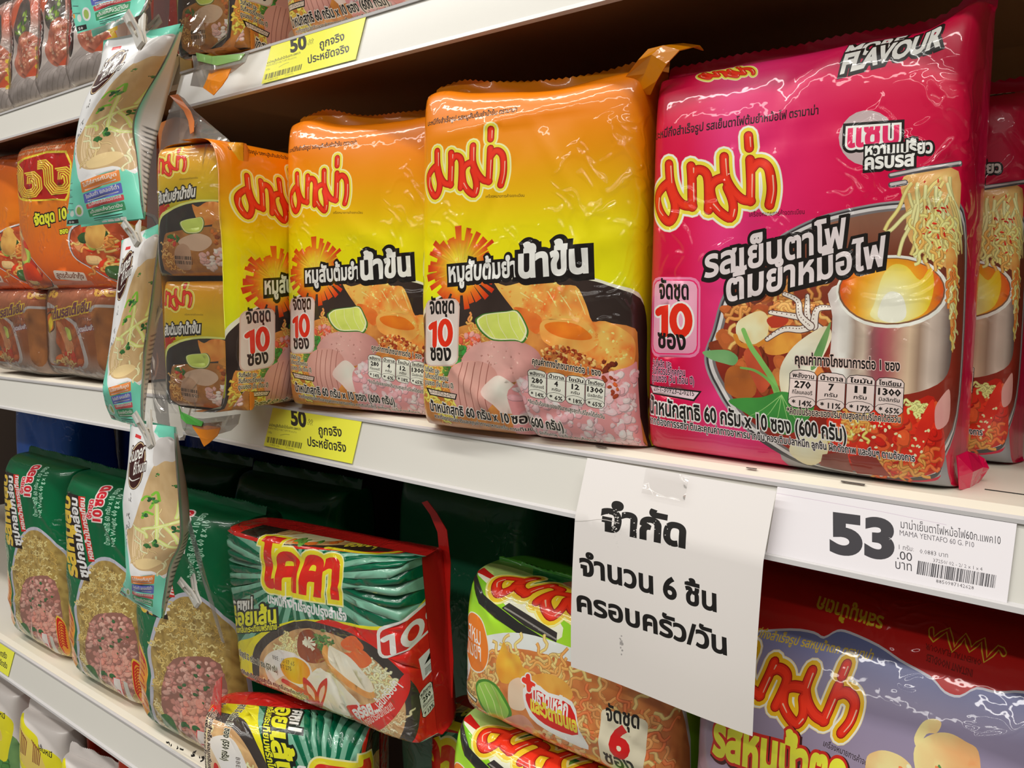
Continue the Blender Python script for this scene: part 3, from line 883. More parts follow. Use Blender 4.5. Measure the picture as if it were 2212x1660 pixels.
    a.noodles([(1860, 60), (1920, 80), (1920, 560), (1885, 500)], 22, 120, 18, [C(236, 190, 100), C(226, 120, 50), C(240, 206, 140)], .5, ang=1.4)
    # chillies and broth at the lower right
    a.smooth([(1150, 1040), (1300, 980), (1600, 960), (1780, 900), (1850, 1200), (1790, 1360), (1500, 1400), (1240, 1280)], mottle(C(206, 44, 22), .7, 90, C(150, 22, 14)))
    a.bits([(1160, 1060), (1500, 1000), (1780, 960), (1800, 1300), (1500, 1380), (1280, 1240)], 60, 50, [C(222, 46, 24), C(200, 30, 18), C(232, 84, 40)])
    a.noodles([(1160, 980), (1400, 1000), (1400, 1100), (1200, 1120)], 16, 130, 18, [C(240, 196, 100), C(230, 150, 70)], .9)
    a.noodles([(1400, 1260), (1760, 1240), (1740, 1380), (1440, 1380)], 22, 160, 24, [C(240, 150, 70), C(226, 96, 44)], .9)
    a.noodles([(1640, 930), (1720, 920), (1720, 1010), (1650, 1000)], 10, 100, 16, [C(240, 216, 130)], .9)
    a.smooth([(1640, 1240), (1670, 1120), (1730, 980), (1775, 915), (1786, 980), (1770, 1080), (1700, 1240), (1660, 1290)], mottle(C(216, 50, 30), .4, 80, C(180, 24, 18)))
    a.bits([(1240, 1060), (1700, 1020), (1760, 1100), (1680, 1340), (1300, 1200)], 40, 13, [C(246, 226, 170), C(240, 206, 150)], shade=0)
    a.smooth([(910, 1240), (950, 1160), (1030, 1120), (1130, 1130), (1150, 1220), (1090, 1300), (1000, 1330)], radial(a.map([(1000, 1200)])[0], [(0, C(240, 230, 190)), (.02, C(214, 196, 140)), (.03, C(160, 120, 80))]))
    a.poly([(1110, 1250), (1260, 1230), (1270, 1380), (1080, 1330)], mottle(C(110, 50, 40), .6, 120, C(150, 90, 80)))
    a.poly([(1270, 1260), (1420, 1240), (1500, 1400), (1290, 1390)], mottle(C(140, 50, 40), .5, 60, C(110, 36, 30)))
    a.smooth([(1800, 940), (1880, 860), (1900, 960), (1880, 1060), (1800, 1100), (1784, 1020)], mottle(C(216, 160, 150), .4, 70, C(196, 130, 130)))
    # printing
    oc = [(.10, BLACK, .03, -.03), (.085, BLACK, 0, 0)]
    a.zoom(1400, 0, 2.724)
    a.text('ต้มยำหม้อไฟ', (555, 1700), (1500, 1470), 225, C(206, 196, 196), .03, oc)
    a.text('รสเย็นตาโฟ', (425, 1560), (1270, 1368), 225, C(206, 196, 196), .03, oc)
    a.text('ต้มยำหม้อไฟ', (555, 1700), (1500, 1470), 225, C(206, 196, 196), .03)
    a.zoom(1400, 500, 2.724)
    a.rrect(72, 196, 404, 672, 60, C(228, 120, 156), sx=-6); a.rrect(84, 210, 392, 656, 54, C(214, 40, 100), sx=-6)
    a.rrect(92, 218, 384, 648, 50, grad([(0, C(226, 130, 160)), (.2, C(232, 170, 186))], mott=.2, ms=20), sx=-6)
    a.text('จัดชุด', (132, 322), (330, 326), 150, BLACK, .035)
    ten(a, (120, 534), (350, 546), 184, C(206, 40, 20), 48, WHITE)
    a.text('ซอง', (124, 612), (312, 626), 150, BLACK, .035)
    for i, (t, x0, x) in enumerate((('วันที่ผลิต และ', 84, 215), ('วันที่ควรบริโภคก่อน', 78, 302), ('ดูบนซอง (วัน เดือน ปี)', 72, 356))):
        a.text(t, (x0, 728 + 44 * i), (x, 736 + 48 * i), 60, BLACK, .02, [(.06, C(228, 150, 176), 0, 0)], res=1)
    a.poly([(40, 836), (398, 872), (352, 934), (80, 894)], BLACK); a.poly([(56, 846), (380, 880), (346, 922), (84, 886)], C(226, 190, 196))
    a.text('20-1-30923-2-0215', (90, 872), (352, 904), 46, BLACK, .01, res=1)
    a.text('น้ำหนักสุทธิ 60 กรัม x 10 ซอง (600 กรัม)', (48, 1006), (1264, 1166), 128, BLACK, .03, [(.07, C(226, 210, 206), 0, 0)])
    a.text('หากต้องการรสชาติและคุณค่าทางอาหารมากขึ้น ควรเติมปลาหมึก ลูกชิ้น ผักดังภาพ และอื่นๆ ตามต้องการ', (46, 1070), (1660, 1292), 62, BLACK, .025, [(.06, C(226, 206, 206), 0, 0)], res=1)
    a.text('คุณค่าทางโภชนาการต่อ 1 ซอง', (966, 704), (1590, 742), 84, BLACK, .03, [(.06, C(206, 180, 170), 0, 0)], res=2)
    nutrition(a, [(930, 735), (1620, 790), (916, 960)], ('270', '7', '11', '1300'), pc=('* 14%', '* 11%', '* 17%', '* 65%'), fill=C(214, 196, 190))
    a.text('*คิดเป็นร้อยละของปริมาณสูงสุดที่บริโภคได้ต่อวัน', (912, 1002), (1588, 1052), 56, BLACK, .025, [(.06, C(226, 196, 180), 0, 0)], res=1)
    return a


# ------------------------------------------------------------------ design: single yellow sachet (seen through the clear bag side)
def art_mini(bag, W, H):
    a = Art(W, H, [(1290, 250), (1948, 222), (1996, 1390), (1370, 1410)], bag.ext(), 0.0045)
    a.base(grad([(-.03, C(196, 90, 40)), (.0, C(60, 46, 30)), (.045, C(140, 150, 30)), (.06, C(196, 176, 20)), (.095, C(206, 146, 22)), (.12, C(214, 120, 26)), (.13, C(222, 104, 36)), (.16, C(214, 90, 40))], mott=.15, ms=25))
    ray_burst(a, (1400, 830), 60, 150, 22, 30, 2, C(176, 44, 22))
    brand_logo(a, aff([(264, 1190), (968, 1322), (848, 852)], [(1240, 440), (1618, 480), (1530, 268)]), k=.5, glow=C(240, 226, 140), yel=C(226, 190, 60))
    a.text('เครื่องหมายการค้าจดทะเบียน', (1572, 566), (1724, 558), 24, BLACK, 0, res=1)
    a.smooth([(1380, 940), (1500, 820), (1700, 752), (1960, 755), (2060, 800), (2060, 1500), (1360, 1500)], C(206, 216, 120))
    a.smooth([(1390, 980), (1500, 845), (1700, 772), (1960, 770), (2060, 820), (2060, 1500), (1380, 1500)], mottle(C(44, 40, 38), .4, 40, C(66, 60, 56)))
    a.text('หมูสับต้มยำน้ำข้น', (1290, 780), (1712, 716), 130, WHITE, .04, [(.12, BLACK, .02, -.02)])
    a.smooth([(1460, 1090), (1560, 1020), (1960, 980), (2040, 1100), (2040, 1420), (1500, 1420)], mottle(C(176, 120, 60), .6, 260, C(120, 70, 34)))
    a.noodles([(1470, 1100), (1560, 1060), (1580, 1380), (1480, 1370)], 16, 90, 12, [C(206, 160, 96), C(196, 140, 70)], .9)
    a.smooth([(1690, 790), (1740, 810), (1800, 770), (1870, 768), (1930, 800), (1960, 860), (1980, 930), (1860, 960), (1760, 960)], mottle(C(222, 150, 70), .7, 200, C(196, 104, 40)), 3)
    a.smooth([(1850, 980), (1880, 930), (1960, 920), (2020, 940), (2020, 1020), (1920, 1010)], mottle(C(206, 150, 70), .6, 200, C(170, 100, 40)))
    a.bits([(1840, 1010), (1990, 1020), (1990, 1150), (1850, 1120)], 30, 18, [C(206, 140, 60), C(180, 100, 40), C(140, 70, 30)])
    a.bits([(1480, 1040), (1560, 1030), (1600, 1080), (1540, 1150), (1490, 1120)], 10, 24, [C(60, 110, 50), C(196, 60, 46)])
    lime_wedge(a, [(1594, 950), (1640, 920), (1720, 905), (1775, 900), (1796, 960), (1770, 1030), (1700, 1045), (1640, 1030)], C(80, 110, 40), C(186, 206, 96), C(216, 222, 160))
    a.smooth([(1590, 1120), (1640, 1070), (1740, 1040), (1830, 1070), (1850, 1130), (1780, 1190), (1680, 1180)], C(196, 166, 140))
    a.smooth([(1556, 1220), (1580, 1150), (1640, 1130), (1690, 1190), (1680, 1340), (1600, 1350), (1562, 1300)], mottle(C(186, 150, 122), .6, 90, C(140, 104, 84)))
    a.bits([(1740, 1230), (1840, 1170), (1980, 1160), (2000, 1350), (1760, 1340)], 50, 30, [C(226, 186, 176), C(206, 160, 150), C(232, 200, 190)])
    for i in range(2): a.bars(aff([(0, 0), (1, 0), (0, 1)], [(1560, 1232 + 40 * i), (1705, 1240 + 40 * i), (1560, 1262 + 40 * i)]), 14, 3 + i, C(50, 40, 34))
    return a


# ------------------------------------------------------------------ design: orange bag with the red medallion
def maze_mark(a, f, col, w):
    """two coiled glyphs drawn as five parallel lines"""
    M = np.array([(0, .13), (.17, .13), (.27, .25), (.27, .66), (.38, .87), (.66, .87), (.76, .74), (.76, .52), (.66, .40), (.52, .40), (.50, .60)])
    d1 = np.diff(M, axis=0); d1 /= np.linalg.norm(d1, axis=1)[:, None]
    n1 = np.c_[-d1[:, 1], d1[:, 0]]
    na = np.r_[n1[:1], n1]; nb = np.r_[n1, n1[-1:]]
    m = na + nb; m = 2 * m / np.maximum((m * m).sum(1), .8)[:, None]
    for ox in (.01, .50):
        for k in range(5):
            P = M + m * (k - 2) * .052
            P = P[:-1] if k > 2 else P
            a.stroke(f(P * np.array([.62, 1]) + (ox, 0)), w, col, k=1, cap=0)


def art_orange(bag, W, H):
    a = Art(W, H, [(130, 90), (960, 30), (990, 1340), (110, 1340)], bag.ext(), 0.005)
    a.base(grad([(-.03, C(190, 80, 30)), (.02, C(206, 90, 26)), (.1, C(206, 112, 26)), (.16, C(206, 96, 28)), (.2, C(214, 84, 34)), (.26, C(220, 100, 40))], mott=.1, ms=20))
    for x in np.linspace(190, 600, 34): a.stroke([(x, 120), (x + 4, 150)], 5, C(226, 180, 140), k=1, cap=0)
    a.text('Oriental Style Instant Noodles', (160, 192), (590, 172), 40, C(230, 190, 150), .01, res=1)
    a.smooth([(135, 250), (640, 200), (660, 560), (560, 580), (270, 565), (190, 500), (150, 400)], C(236, 190, 50), 3)
    a.smooth([(143, 266), (630, 216), (650, 545), (550, 568), (276, 550), (200, 490), (160, 396)], C(160, 22, 16), 3)
    maze_mark(a, aff([(0, 0), (1, 0), (0, 1)], [(146, 262), (680, 240), (156, 556)]), C(236, 190, 60), 11)
    a.text('จัดชุด 10', (366, 775), (640, 730), 120, C(240, 214, 50), .05, [(.09, BLACK, 0, 0)])
    a.text('ซอง', (568, 858), (640, 850), 60, C(240, 214, 50), .05, [(.09, BLACK, 0, 0)])
    for L in ([(-120, 560), (60, 560), (150, 700), (210, 830), (300, 1040), (430, 1340), (-200, 1360)], [(640, 850), (760, 760), (1100, 700), (1200, 1400), (980, 1310), (800, 1160), (660, 1040)]):
        a.smooth(L, C(196, 190, 190)); c = np.mean(L, 0)
        a.smooth(c + (np.array(L) - c) * .95, C(60, 50, 50)); a.smooth(c + (np.array(L) - c) * .93, mottle(C(196, 90, 46), .7, 130, C(120, 40, 24)))
        a.bits(c + (np.array(L) - c) * .8, 46, 60, [C(206, 60, 34), C(226, 140, 90), C(214, 176, 120), C(176, 50, 34)])
        a.noodles(c + (np.array(L) - c) * .75, 22, 150, 20, [C(226, 170, 96), C(214, 140, 70)], .9)
        a.bits(c + (np.array(L) - c) * .7, 8, 70, [C(170, 190, 80), C(60, 90, 50)])
    a.smooth([(760, 900), (800, 780), (850, 720), (900, 800), (880, 960), (800, 980)], mottle(C(222, 170, 90), .5, 60, C(180, 110, 50)))
    a.smooth([(880, 770), (960, 790), (1060, 900), (1040, 1010), (980, 960)], mottle(C(176, 80, 50), .5, 60, C(120, 50, 34)))
    a.smooth([(130, 870), (190, 850), (240, 960), (260, 1060), (200, 1070), (150, 980)], mottle(C(226, 150, 90), .5, 60, C(170, 60, 30)))
    a.smooth([(180, 1150), (260, 1090), (330, 1140), (360, 1250), (200, 1240)], mottle(C(214, 70, 30), .5, 60, C(170, 40, 20)))
    a.rrect(480, 1160, 730, 1240, 16, C(214, 196, 180), sk=24); a.text('สูตรต้มยำกุ้ง', (496, 1222), (716, 1236), 60, C(120, 70, 50), .03, res=1)
    a.rrect(430, 1255, 760, 1300, 10, C(196, 120, 96))
    return a


# ------------------------------------------------------------------ design: brown hot-pot sachet behind clear film
def art_brown(bag, W, H):
    a = Art(W, H, [(440, 100), (990, 120), (960, 860), (470, 840)], bag.ext(), 0.0045)
    a.base(grad([(-.02, C(150, 130, 116)), (.012, C(176, 150, 134)), (.03, C(140, 84, 46)), (.09, C(156, 92, 60)), (.12, C(170, 104, 76)), (.14, C(206, 120, 40)), (.16, C(196, 104, 30))], mott=.3, ms=60))
    for x in (0, 400): 
        a.smooth([(470 + x, 110), (590 + x, 120), (570 + x, 210), (490 + x, 190)], C(140, 60, 36)); maze_mark(a, aff([(0, 0), (1, 0), (0, 1)], [(470 + x, 120), (590 + x, 130), (480 + x, 200)]), C(206, 160, 60), 5)
    a.smooth([(450, 330), (470, 270), (520, 250), (600, 290), (640, 340), (760, 420), (820, 600), (820, 760), (600, 790), (460, 740)], C(186, 180, 176))
    a.smooth([(462, 340), (520, 300), (600, 310), (640, 360), (740, 440), (795, 600), (795, 750), (600, 770), (476, 720)], mottle(C(190, 100, 54), .7, 150, C(120, 60, 36)))
    a.smooth([(490, 420), (500, 360), (540, 330), (590, 360), (604, 440), (600, 560), (625, 660), (600, 760), (500, 730), (476, 600)], grad([(0, C(150, 110, 84)), (W * .15, C(206, 190, 176)), (W * .3, C(130, 100, 80))], axis=0, mott=.4, ms=80))
    a.ell(545, 420, 52, 92, C(90, 60, 44)); a.ell(545, 425, 40, 80, C(206, 110, 40)); a.smooth([(530, 500), (535, 400), (555, 360), (565, 420), (560, 500)], C(240, 190, 50))
    a.smooth([(610, 420), (650, 440), (720, 560), (740, 640), (690, 680), (640, 560)], mottle(C(226, 160, 110), .5, 60, C(196, 90, 40)))
    lime_wedge(a, [(664, 470), (690, 460), (720, 510), (724, 560), (696, 560)], C(110, 130, 60), C(190, 206, 96), C(206, 214, 150))
    a.bits([(620, 640), (780, 650), (780, 760), (620, 760)], 16, 34, [C(200, 60, 36), C(206, 110, 60)])
    a.noodles([(610, 690), (700, 680), (690, 770), (620, 770)], 8, 80, 12, [C(222, 180, 120)], .9)
    a.bits([(760, 770), (900, 790), (880, 850), (770, 830)], 14, 24, [C(206, 196, 190), C(180, 166, 160)])
    a.text('เต็มรสเต็มอิ่ม', (560, 400), (870, 320), 110, C(110, 60, 76), .05, [(.09, C(222, 180, 60), 0, 0)], shear=.2)
    a.text('สูตรต้มยำ', (775, 495), (890, 470), 50, C(196, 190, 190), .04, [(.09, C(120, 60, 80), 0, 0)], shear=.2)
    a.smooth([(880, 330), (900, 280), (990, 290), (1010, 400), (960, 760), (900, 740), (890, 500)], mottle(C(170, 110, 60), .6, 70, C(110, 70, 44)))
    a.stroke([(878, 320), (910, 284), (990, 290)], 24, C(176, 170, 166))
    return a


# ------------------------------------------------------------------ design: grey and orange sachet with the black oval (upper left shelf)
def art_grey(bag, W, H):
    a = Art(W, H, None, bag.ext(), 0.005)
    u = lambda pts: [(x * W, y * H) for x, y in pts]
    a.base(grad([(0, C(150, 140, 134)), (.25 * H, C(206, 196, 190)), (.6 * H, C(196, 180, 172)), (.8 * H, C(206, 96, 60)), (H, C(190, 160, 150))], mott=.35, ms=45))
    a.poly(u([(-.1, .1), (.5, .28), (1.2, .06), (1.2, -.1), (-.1, -.1)]), C(170, 160, 156))
    for k in range(9): a.stroke(u([(-.1 + .13 * k, .02), (.1 + .13 * k, .16), (.32 + .11 * k, .2)]), .0016, C(150, 142, 136), w1=.0004)
    a.poly(u([(.05, .78), (.3, .98), (.62, .96), (.2, .62)]), C(206, 100, 66))
    a.smooth(u([(.34, .62), (.5, .88), (.78, .86), (.8, .6), (.55, .5)]), mottle(C(70, 64, 62), .5, 90, C(120, 110, 104)))
    a.bits(u([(.4, .6), (.7, .86), (.8, .66), (.6, .54)]), 26, .0035, [C(110, 150, 50), C(150, 180, 70), C(60, 100, 40)])
    a.smooth(u([(.4, .34), (.5, .54), (.74, .6), (.98, .5), (.96, .3), (.7, .2), (.5, .24)]), mottle(C(206, 130, 104), .7, 260, C(150, 76, 56)))
    a.bits(u([(.45, .36), (.7, .56), (.95, .46), (.9, .3), (.6, .24)]), 60, .0026, [C(214, 150, 120), C(180, 96, 70), C(226, 176, 150)])
    a.poly(u([(.7, .2), (1.0, .36), (1.1, .2)]), C(206, 90, 56))
    a.ell(.19 * W, .46 * H, .14 * W, .27 * H, C(216, 206, 200)); a.ell(.19 * W, .46 * H, .13 * W, .255 * H, C(34, 22, 22))
    a.stroke(u([(.10, .30), (.19, .34), (.19, .44), (.11, .48), (.10, .40)]), .006 * W / .08, C(170, 20, 24))
    a.stroke(u([(.12, .52), (.12, .66)]), .007 * W / .08, C(170, 20, 24)); a.stroke(u([(.19, .56), (.10, .60)]), .006 * W / .08, C(170, 20, 24))
    for k in range(5): a.stroke(u([(.225, .33 + .055 * k), (.255, .345 + .055 * k), (.23, .365 + .055 * k)]), .0022 * W / .08, C(216, 206, 200))
    for k in range(4): a.stroke(u([(.93, .2 + .08 * k), (1.0, .22 + .08 * k), (.97, .26 + .08 * k)]), .005, C(216, 186, 60))
    return a


# ------------------------------------------------------------------ design: green minced-pork bag standing on its end
def art_green(bag, W, H):
    a = Art(W, H, [(545, 425), (1268, 545), (1260, 2385), (570, 2120)], bag.ext(), 0.005)
    a.base(grad([(0, C(0, 92, 52)), (H * .5, C(0, 100, 58)), (H, C(0, 84, 48))], mott=.25, ms=25))
    f = lambda p: p
    a.smooth([(720, 1600), (735, 1500), (800, 1280), (880, 1160), (980, 1095), (1100, 1110), (1220, 1250), (1300, 1500), (1320, 2440), (800, 2300), (715, 2150), (712, 1950), (742, 1740)], C(176, 176, 188), 3)
    a.smooth([(748, 1600), (762, 1500), (820, 1300), (900, 1180), (985, 1125), (1100, 1140), (1210, 1270), (1280, 1500), (1300, 2440), (800, 2260), (742, 2130), (738, 1960), (768, 1750)], mottle(C(176, 150, 84), .8, 260, C(110, 84, 40)), 3)
    R1 = [(770, 1500), (900, 1190), (1050, 1150), (1220, 1400), (1220, 1600), (900, 1700), (780, 1950)]
    a.noodles(R1, 150, 75, 12, [C(196, 170, 100), C(176, 146, 76), C(206, 186, 124)], .9)
    a.noodles([(760, 1900), (860, 2000), (860, 2240), (770, 2150)], 30, 75, 12, [C(196, 176, 110), C(206, 190, 140)], .9)
    a.noodles([(860, 2150), (1180, 2200), (1180, 2380), (900, 2270)], 40, 75, 12, [C(190, 166, 110), C(206, 186, 130)], .9)
    R2 = [(870, 1640), (1000, 1560), (1200, 1600), (1230, 2100), (1160, 2240), (1000, 2180), (880, 2080), (800, 1950)]
    a.smooth(R2, C(140, 96, 84), 3)
    a.bits(R2, 300, 24, [C(196, 146, 132), C(176, 120, 108), C(206, 160, 146), C(190, 130, 120)])
    a.bits([(960, 1850), (1100, 1820), (1200, 2000), (1100, 2200), (940, 2100)], 90, 28, [C(206, 150, 134), C(214, 140, 124)])
    a.bits([(860, 1560), (1180, 1560), (1180, 1900), (880, 1900)], 14, 18, [C(50, 90, 50), C(60, 100, 60)])
    a.smooth([(780, 2040), (830, 2010), (880, 2050), (890, 2140), (860, 2210), (800, 2150)], mottle(C(66, 120, 62), .7, 200, C(40, 84, 44)), 3)
    a.bits([(940, 2040), (1050, 2030), (1050, 2080), (940, 2070)], 3, 24, [C(50, 100, 56)])
    # dragon pattern strips
    for q in ([(566, 1490), (620, 1500), (690, 1590), (716, 1700), (706, 1800), (690, 1880), (690, 2010), (655, 2060), (636, 2150), (560, 2120), (585, 2050), (580, 1880)],
              [(1190, 1950), (1230, 1970), (1252, 2080), (1250, 2290), (1200, 2310)]):
        Q = np.array(q, float); c = Q.mean(0)
        a.smooth(Q, C(236, 176, 60), 3); a.smooth(c + (Q - c) * .9, C(190, 30, 22), 3); a.smooth(c + (Q - c) * np.array([.8, .82]) + (8, 20), C(226, 140, 44), 3)
        hw = (Q[:, 0].max() - Q[:, 0].min()) * .27; y0, y1 = Q[:, 1].min(), Q[:, 1].max()
        for k in range(9):
            y = y0 + (y1 - y0) * (.22 + .07 * k)
            a.stroke([(c[0] - hw, y), (c[0] - hw * .3, y - 24), (c[0] + hw * .7, y), (c[0] + hw, y + 24)], 9, C(176, 40, 24), cap=0)
    a.poly([(1045, 2085), (1105, 2095), (1105, 2350), (1030, 2330)], C(206, 60, 70)); a.poly([(1049, 2090), (1100, 2100), (1100, 2343), (1036, 2325)], C(220, 206, 200))
    a.text('ไวไว', (1094, 2320), (1084, 2190), 70, C(190, 40, 60), .03, up=(-1, 0))
    a.poly([(1125, 2110), (1152, 2130), (1160, 2320), (1120, 2300)], C(190, 190, 180))
    # banners, lettering runs up the bag
    a.poly([(570, 590), (742, 600), (872, 1312), (716, 1288)], C(34, 24, 20)); a.poly([(742, 604), (806, 606), (922, 1138), (866, 1146)], C(190, 34, 26))
    a.text('รสหมูสับ', (764, 1292), (650, 620), 170, C(226, 180, 60), .05, up=(-1, -.08))
    a.text('ซุปกลมกล่อม', (862, 1284), (738, 624), 105, C(226, 222, 214), .04, up=(-1, -.08))
    a.text('หอมน้ำมันกระเทียม', (914, 1124), (806, 616), 66, C(230, 200, 196), .04, up=(-1, -.08))
    wo = [(.09, C(222, 200, 196), 0, 0)]
    a.text('จัดชุด', (892, 785), (890, 622), 60, C(196, 50, 64), .05, wo, up=(-1, 0))
    a.text('10 ซอง', (980, 800), (966, 490), 110, C(190, 30, 44), .05, wo, up=(-1, 0))
    a.text('น้ำหนักสุทธิ 60 กรัม x 10 ซอง', (1058, 990), (1050, 500), 60, C(150, 190, 166), .02, up=(-1, 0))
    a.text('Net Weight 60 g x 10', (1110, 1000), (1100, 560), 54, C(150, 190, 166), .02, up=(-1, 0), res=1)
    return a


# ------------------------------------------------------------------ design: green-rayed bag with the red brand word
def art_koda(bag, W, H):
    a = Art(W, H, [(205, 335), (1672, 620), (1690, 2090), (290, 1600)], bag.ext(), 0.0045)
    G1 = C(0, 92, 62); G2 = C(112, 164, 140)
    a.base(G2)
    c = np.array([870, 720.]); out = []
    for k in range(30):
        t = 2 * np.pi * k / 30 + .07; w = np.pi / 60
        out.append(a.map([c + 20 * np.array([math.cos(t), math.sin(t)]), c + 2600 * np.array([math.cos(t - w), math.sin(t - w)]), c + 2600 * np.array([math.cos(t + w), math.sin(t + w)])]))
    a._add(out, G1)
    # top fold: food picture on red and black; bottom fold red and black with the net weight
    a.metres()
    a.poly([(-.1, -.004), (.4, -.004), (.4, -.1), (-.1, -.1)], C(196, 34, 28)); a.poly([(-.1, -.006), (.4, -.006), (.4, -.026), (-.1, -.026)], C(44, 38, 36))
    a.text('ปริมาณสุทธิ 55 กรัม x 10 ซอง (550 กรัม)', (.02, -.022), (.14, -.022), .012, C(200, 190, 180), .02, res=1)
    a.poly([(-.1, H - .001), (.42 * W, H - .006), (W * .78, H + .004), (W * .9, H + .02), (W * .96, H + .1), (-.1, H + .1)], C(190, 34, 26))
    a.poly([(.12 * W, H), (.4 * W, H - .004), (.74 * W, H + .006), (.85 * W, H + .02), (.9 * W, H + .1), (.16 * W, H + .1)], mottle(C(40, 30, 24), .4, 60, C(70, 56, 40)))
    a.smooth([(.3 * W, H), (.5 * W, H + .001), (.62 * W, H + .012), (.7 * W, H + .03), (.5 * W, H + .045), (.32 * W, H + .035)], mottle(C(206, 170, 110), .8, 200, C(150, 96, 50)))
    for k in range(4): a.stroke([(.34 * W + .012 * k, H + .006), (.4 * W + .012 * k, H + .02), (.5 * W + .012 * k, H + .03)], .007, C(236, 206, 160))
    a.bits([(.38 * W, H), (.56 * W, H + .004), (.62 * W, H + .02), (.4 * W, H + .008)], 14, .006, [C(226, 110, 40), C(96, 150, 60)])
    a.stroke([(.62 * W, H + .004), (.84 * W, H + .012), (.92 * W, H + .05)], .005, C(230, 200, 40))
    a.text('อร่อยสุด', (.66 * W, H + .013), (.8 * W, H + .03), .026, C(220, 200, 60), .04, up=(-.3, 1))
    a.zoom()
    # red field, yellow edge, bowl
    a.smooth([(290, 1330), (460, 1250), (700, 1130), (960, 1075), (1250, 1090), (1500, 1120), (1760, 1080), (2200, 940), (2300, 2260), (1690, 2100), (900, 1850), (280, 1620)], C(236, 206, 30), 5)
    a.smooth([(1000, 1100), (1300, 1120), (1520, 1150), (1780, 1110), (2200, 980), (2300, 2260), (1690, 2100), (900, 1850), (270, 1610), (330, 1560), (420, 1570)], C(196, 36, 28), 5)
    a.smooth([(440, 1470), (480, 1330), (600, 1210), (780, 1120), (960, 1085), (1120, 1120), (1300, 1180), (1500, 1300), (1640, 1480), (1740, 1700), (1750, 1850), (1690, 2040), (1500, 2140), (1300, 2060), (600, 1820), (460, 1640)], mottle(C(48, 42, 40), .4, 40, C(80, 72, 68)), 5)
    a.smooth([(500, 1520), (560, 1340), (760, 1200), (960, 1150), (1200, 1210), (1440, 1360), (1600, 1560), (1660, 1760), (1620, 1980), (1460, 2060), (900, 1920), (540, 1760)], mottle(C(206, 170, 120), .7, 160, C(150, 104, 66)), 5)
    a.noodles([(640, 1340), (800, 1220), (850, 1240), (850, 1340), (600, 1440)], 26, 110, 16, [C(236, 216, 160), C(226, 200, 140)], .9)
    a.noodles([(1400, 1450), (1480, 1430), (1600, 1560), (1580, 1660), (1460, 1640)], 30, 110, 20, [C(238, 222, 174), C(230, 206, 150)], .9)
    a.noodles([(500, 1560), (620, 1500), (900, 1800), (1200, 1960), (800, 1900), (540, 1740)], 40, 130, 20, [C(232, 210, 166), C(226, 190, 140)], .9)
    a.noodles([(1380, 1980), (1620, 1780), (1660, 1850), (1560, 2040)], 26, 90, 16, [C(222, 200, 160), C(206, 176, 130)], .9)
    a.smooth([(850, 1260), (880, 1190), (960, 1160), (1040, 1220), (1080, 1340), (1090, 1400), (1000, 1440), (900, 1420), (850, 1350)], mottle(C(150, 84, 56), .5, 60, C(110, 54, 40)))
    ray_burst(a, (940, 1270), 40, 80, 9, 34, 3, C(236, 214, 190))
    a.bits([(980, 1160), (1080, 1160), (1160, 1280), (1060, 1360), (1010, 1290)], 34, 28, [C(90, 130, 70), C(110, 150, 80), C(70, 110, 60)], asp=.4)
    for p in ([(1210, 1260), (1280, 1205), (1350, 1210), (1400, 1280), (1380, 1320), (1300, 1330), (1230, 1310)], [(1280, 1340), (1380, 1310), (1440, 1360), (1450, 1410), (1380, 1460), (1300, 1420)], [(1220, 1350), (1290, 1350), (1330, 1430), (1300, 1470), (1230, 1420)]):
        a.smooth(p, mottle(C(226, 110, 56), .5, 80, C(206, 80, 40)))
    a.smooth([(550, 1460), (580, 1390), (680, 1340), (800, 1360), (930, 1440), (950, 1560), (860, 1640), (720, 1660), (600, 1640), (560, 1560)], radial(a.map([(700, 1480)])[0], [(0, C(236, 230, 222)), (.03, C(220, 208, 200))]))
    a.smooth([(690, 1480), (740, 1410), (840, 1400), (910, 1440), (940, 1520), (900, 1600), (820, 1610), (730, 1570)], radial(a.map([(790, 1460)])[0], [(0, C(246, 196, 70)), (.012, C(240, 170, 40)), (.025, C(216, 130, 24))]))
    a.text('BBE : 15 07 65', (630, 1420), (815, 1470), 50, C(60, 50, 44), 0, res=1); a.text('BT 275', (690, 1490), (790, 1510), 50, C(60, 50, 44), 0, res=1)
    meat = mottle(C(240, 222, 200), .4, 70, C(226, 196, 160)); br = mottle(C(222, 160, 90), .6, 120, C(190, 110, 50))
    for d in ((0, 0), (-100, 190)):
        P = np.array([(1070, 1290), (1130, 1320), (1260, 1400), (1400, 1560), (1450, 1680), (1380, 1700), (1240, 1600), (1120, 1500), (1060, 1420)], float) + d
        a.smooth(P, br); a.smooth(P + (24, -26) + (P - P.mean(0)) * -.12, meat)
    a.smooth([(900, 1600), (1000, 1480), (1060, 1540), (1180, 1720), (1260, 1860), (1100, 1840), (960, 1740)], meat)
    a.smooth([(560, 1680), (700, 1560), (760, 1600), (880, 1760), (760, 1800), (600, 1760)], mottle(C(222, 200, 170), .6, 60, C(190, 156, 120)))
    for k in range(4): a.stroke([(620 + 50 * k, 1700), (690 + 50 * k, 1660), (720 + 60 * k, 1760)], 26, C(230, 212, 180), w1=14)
    for p in ([(880, 1570), (900, 1560), (950, 1620), (985, 1720), (960, 1850), (930, 1790), (880, 1660)], [(1075, 1570), (1060, 1560), (1000, 1620), (960, 1740), (960, 1850), (1010, 1780), (1060, 1660)]):
        a.smooth(p, C(190, 34, 34)); P = np.array(p, float); a.smooth(P.mean(0) + (P - P.mean(0)) * .5, C(226, 176, 150))
    a.stroke([(700, 1600), (790, 1640), (900, 1720), (950, 1850)], 40, C(186, 40, 40), w1=70)
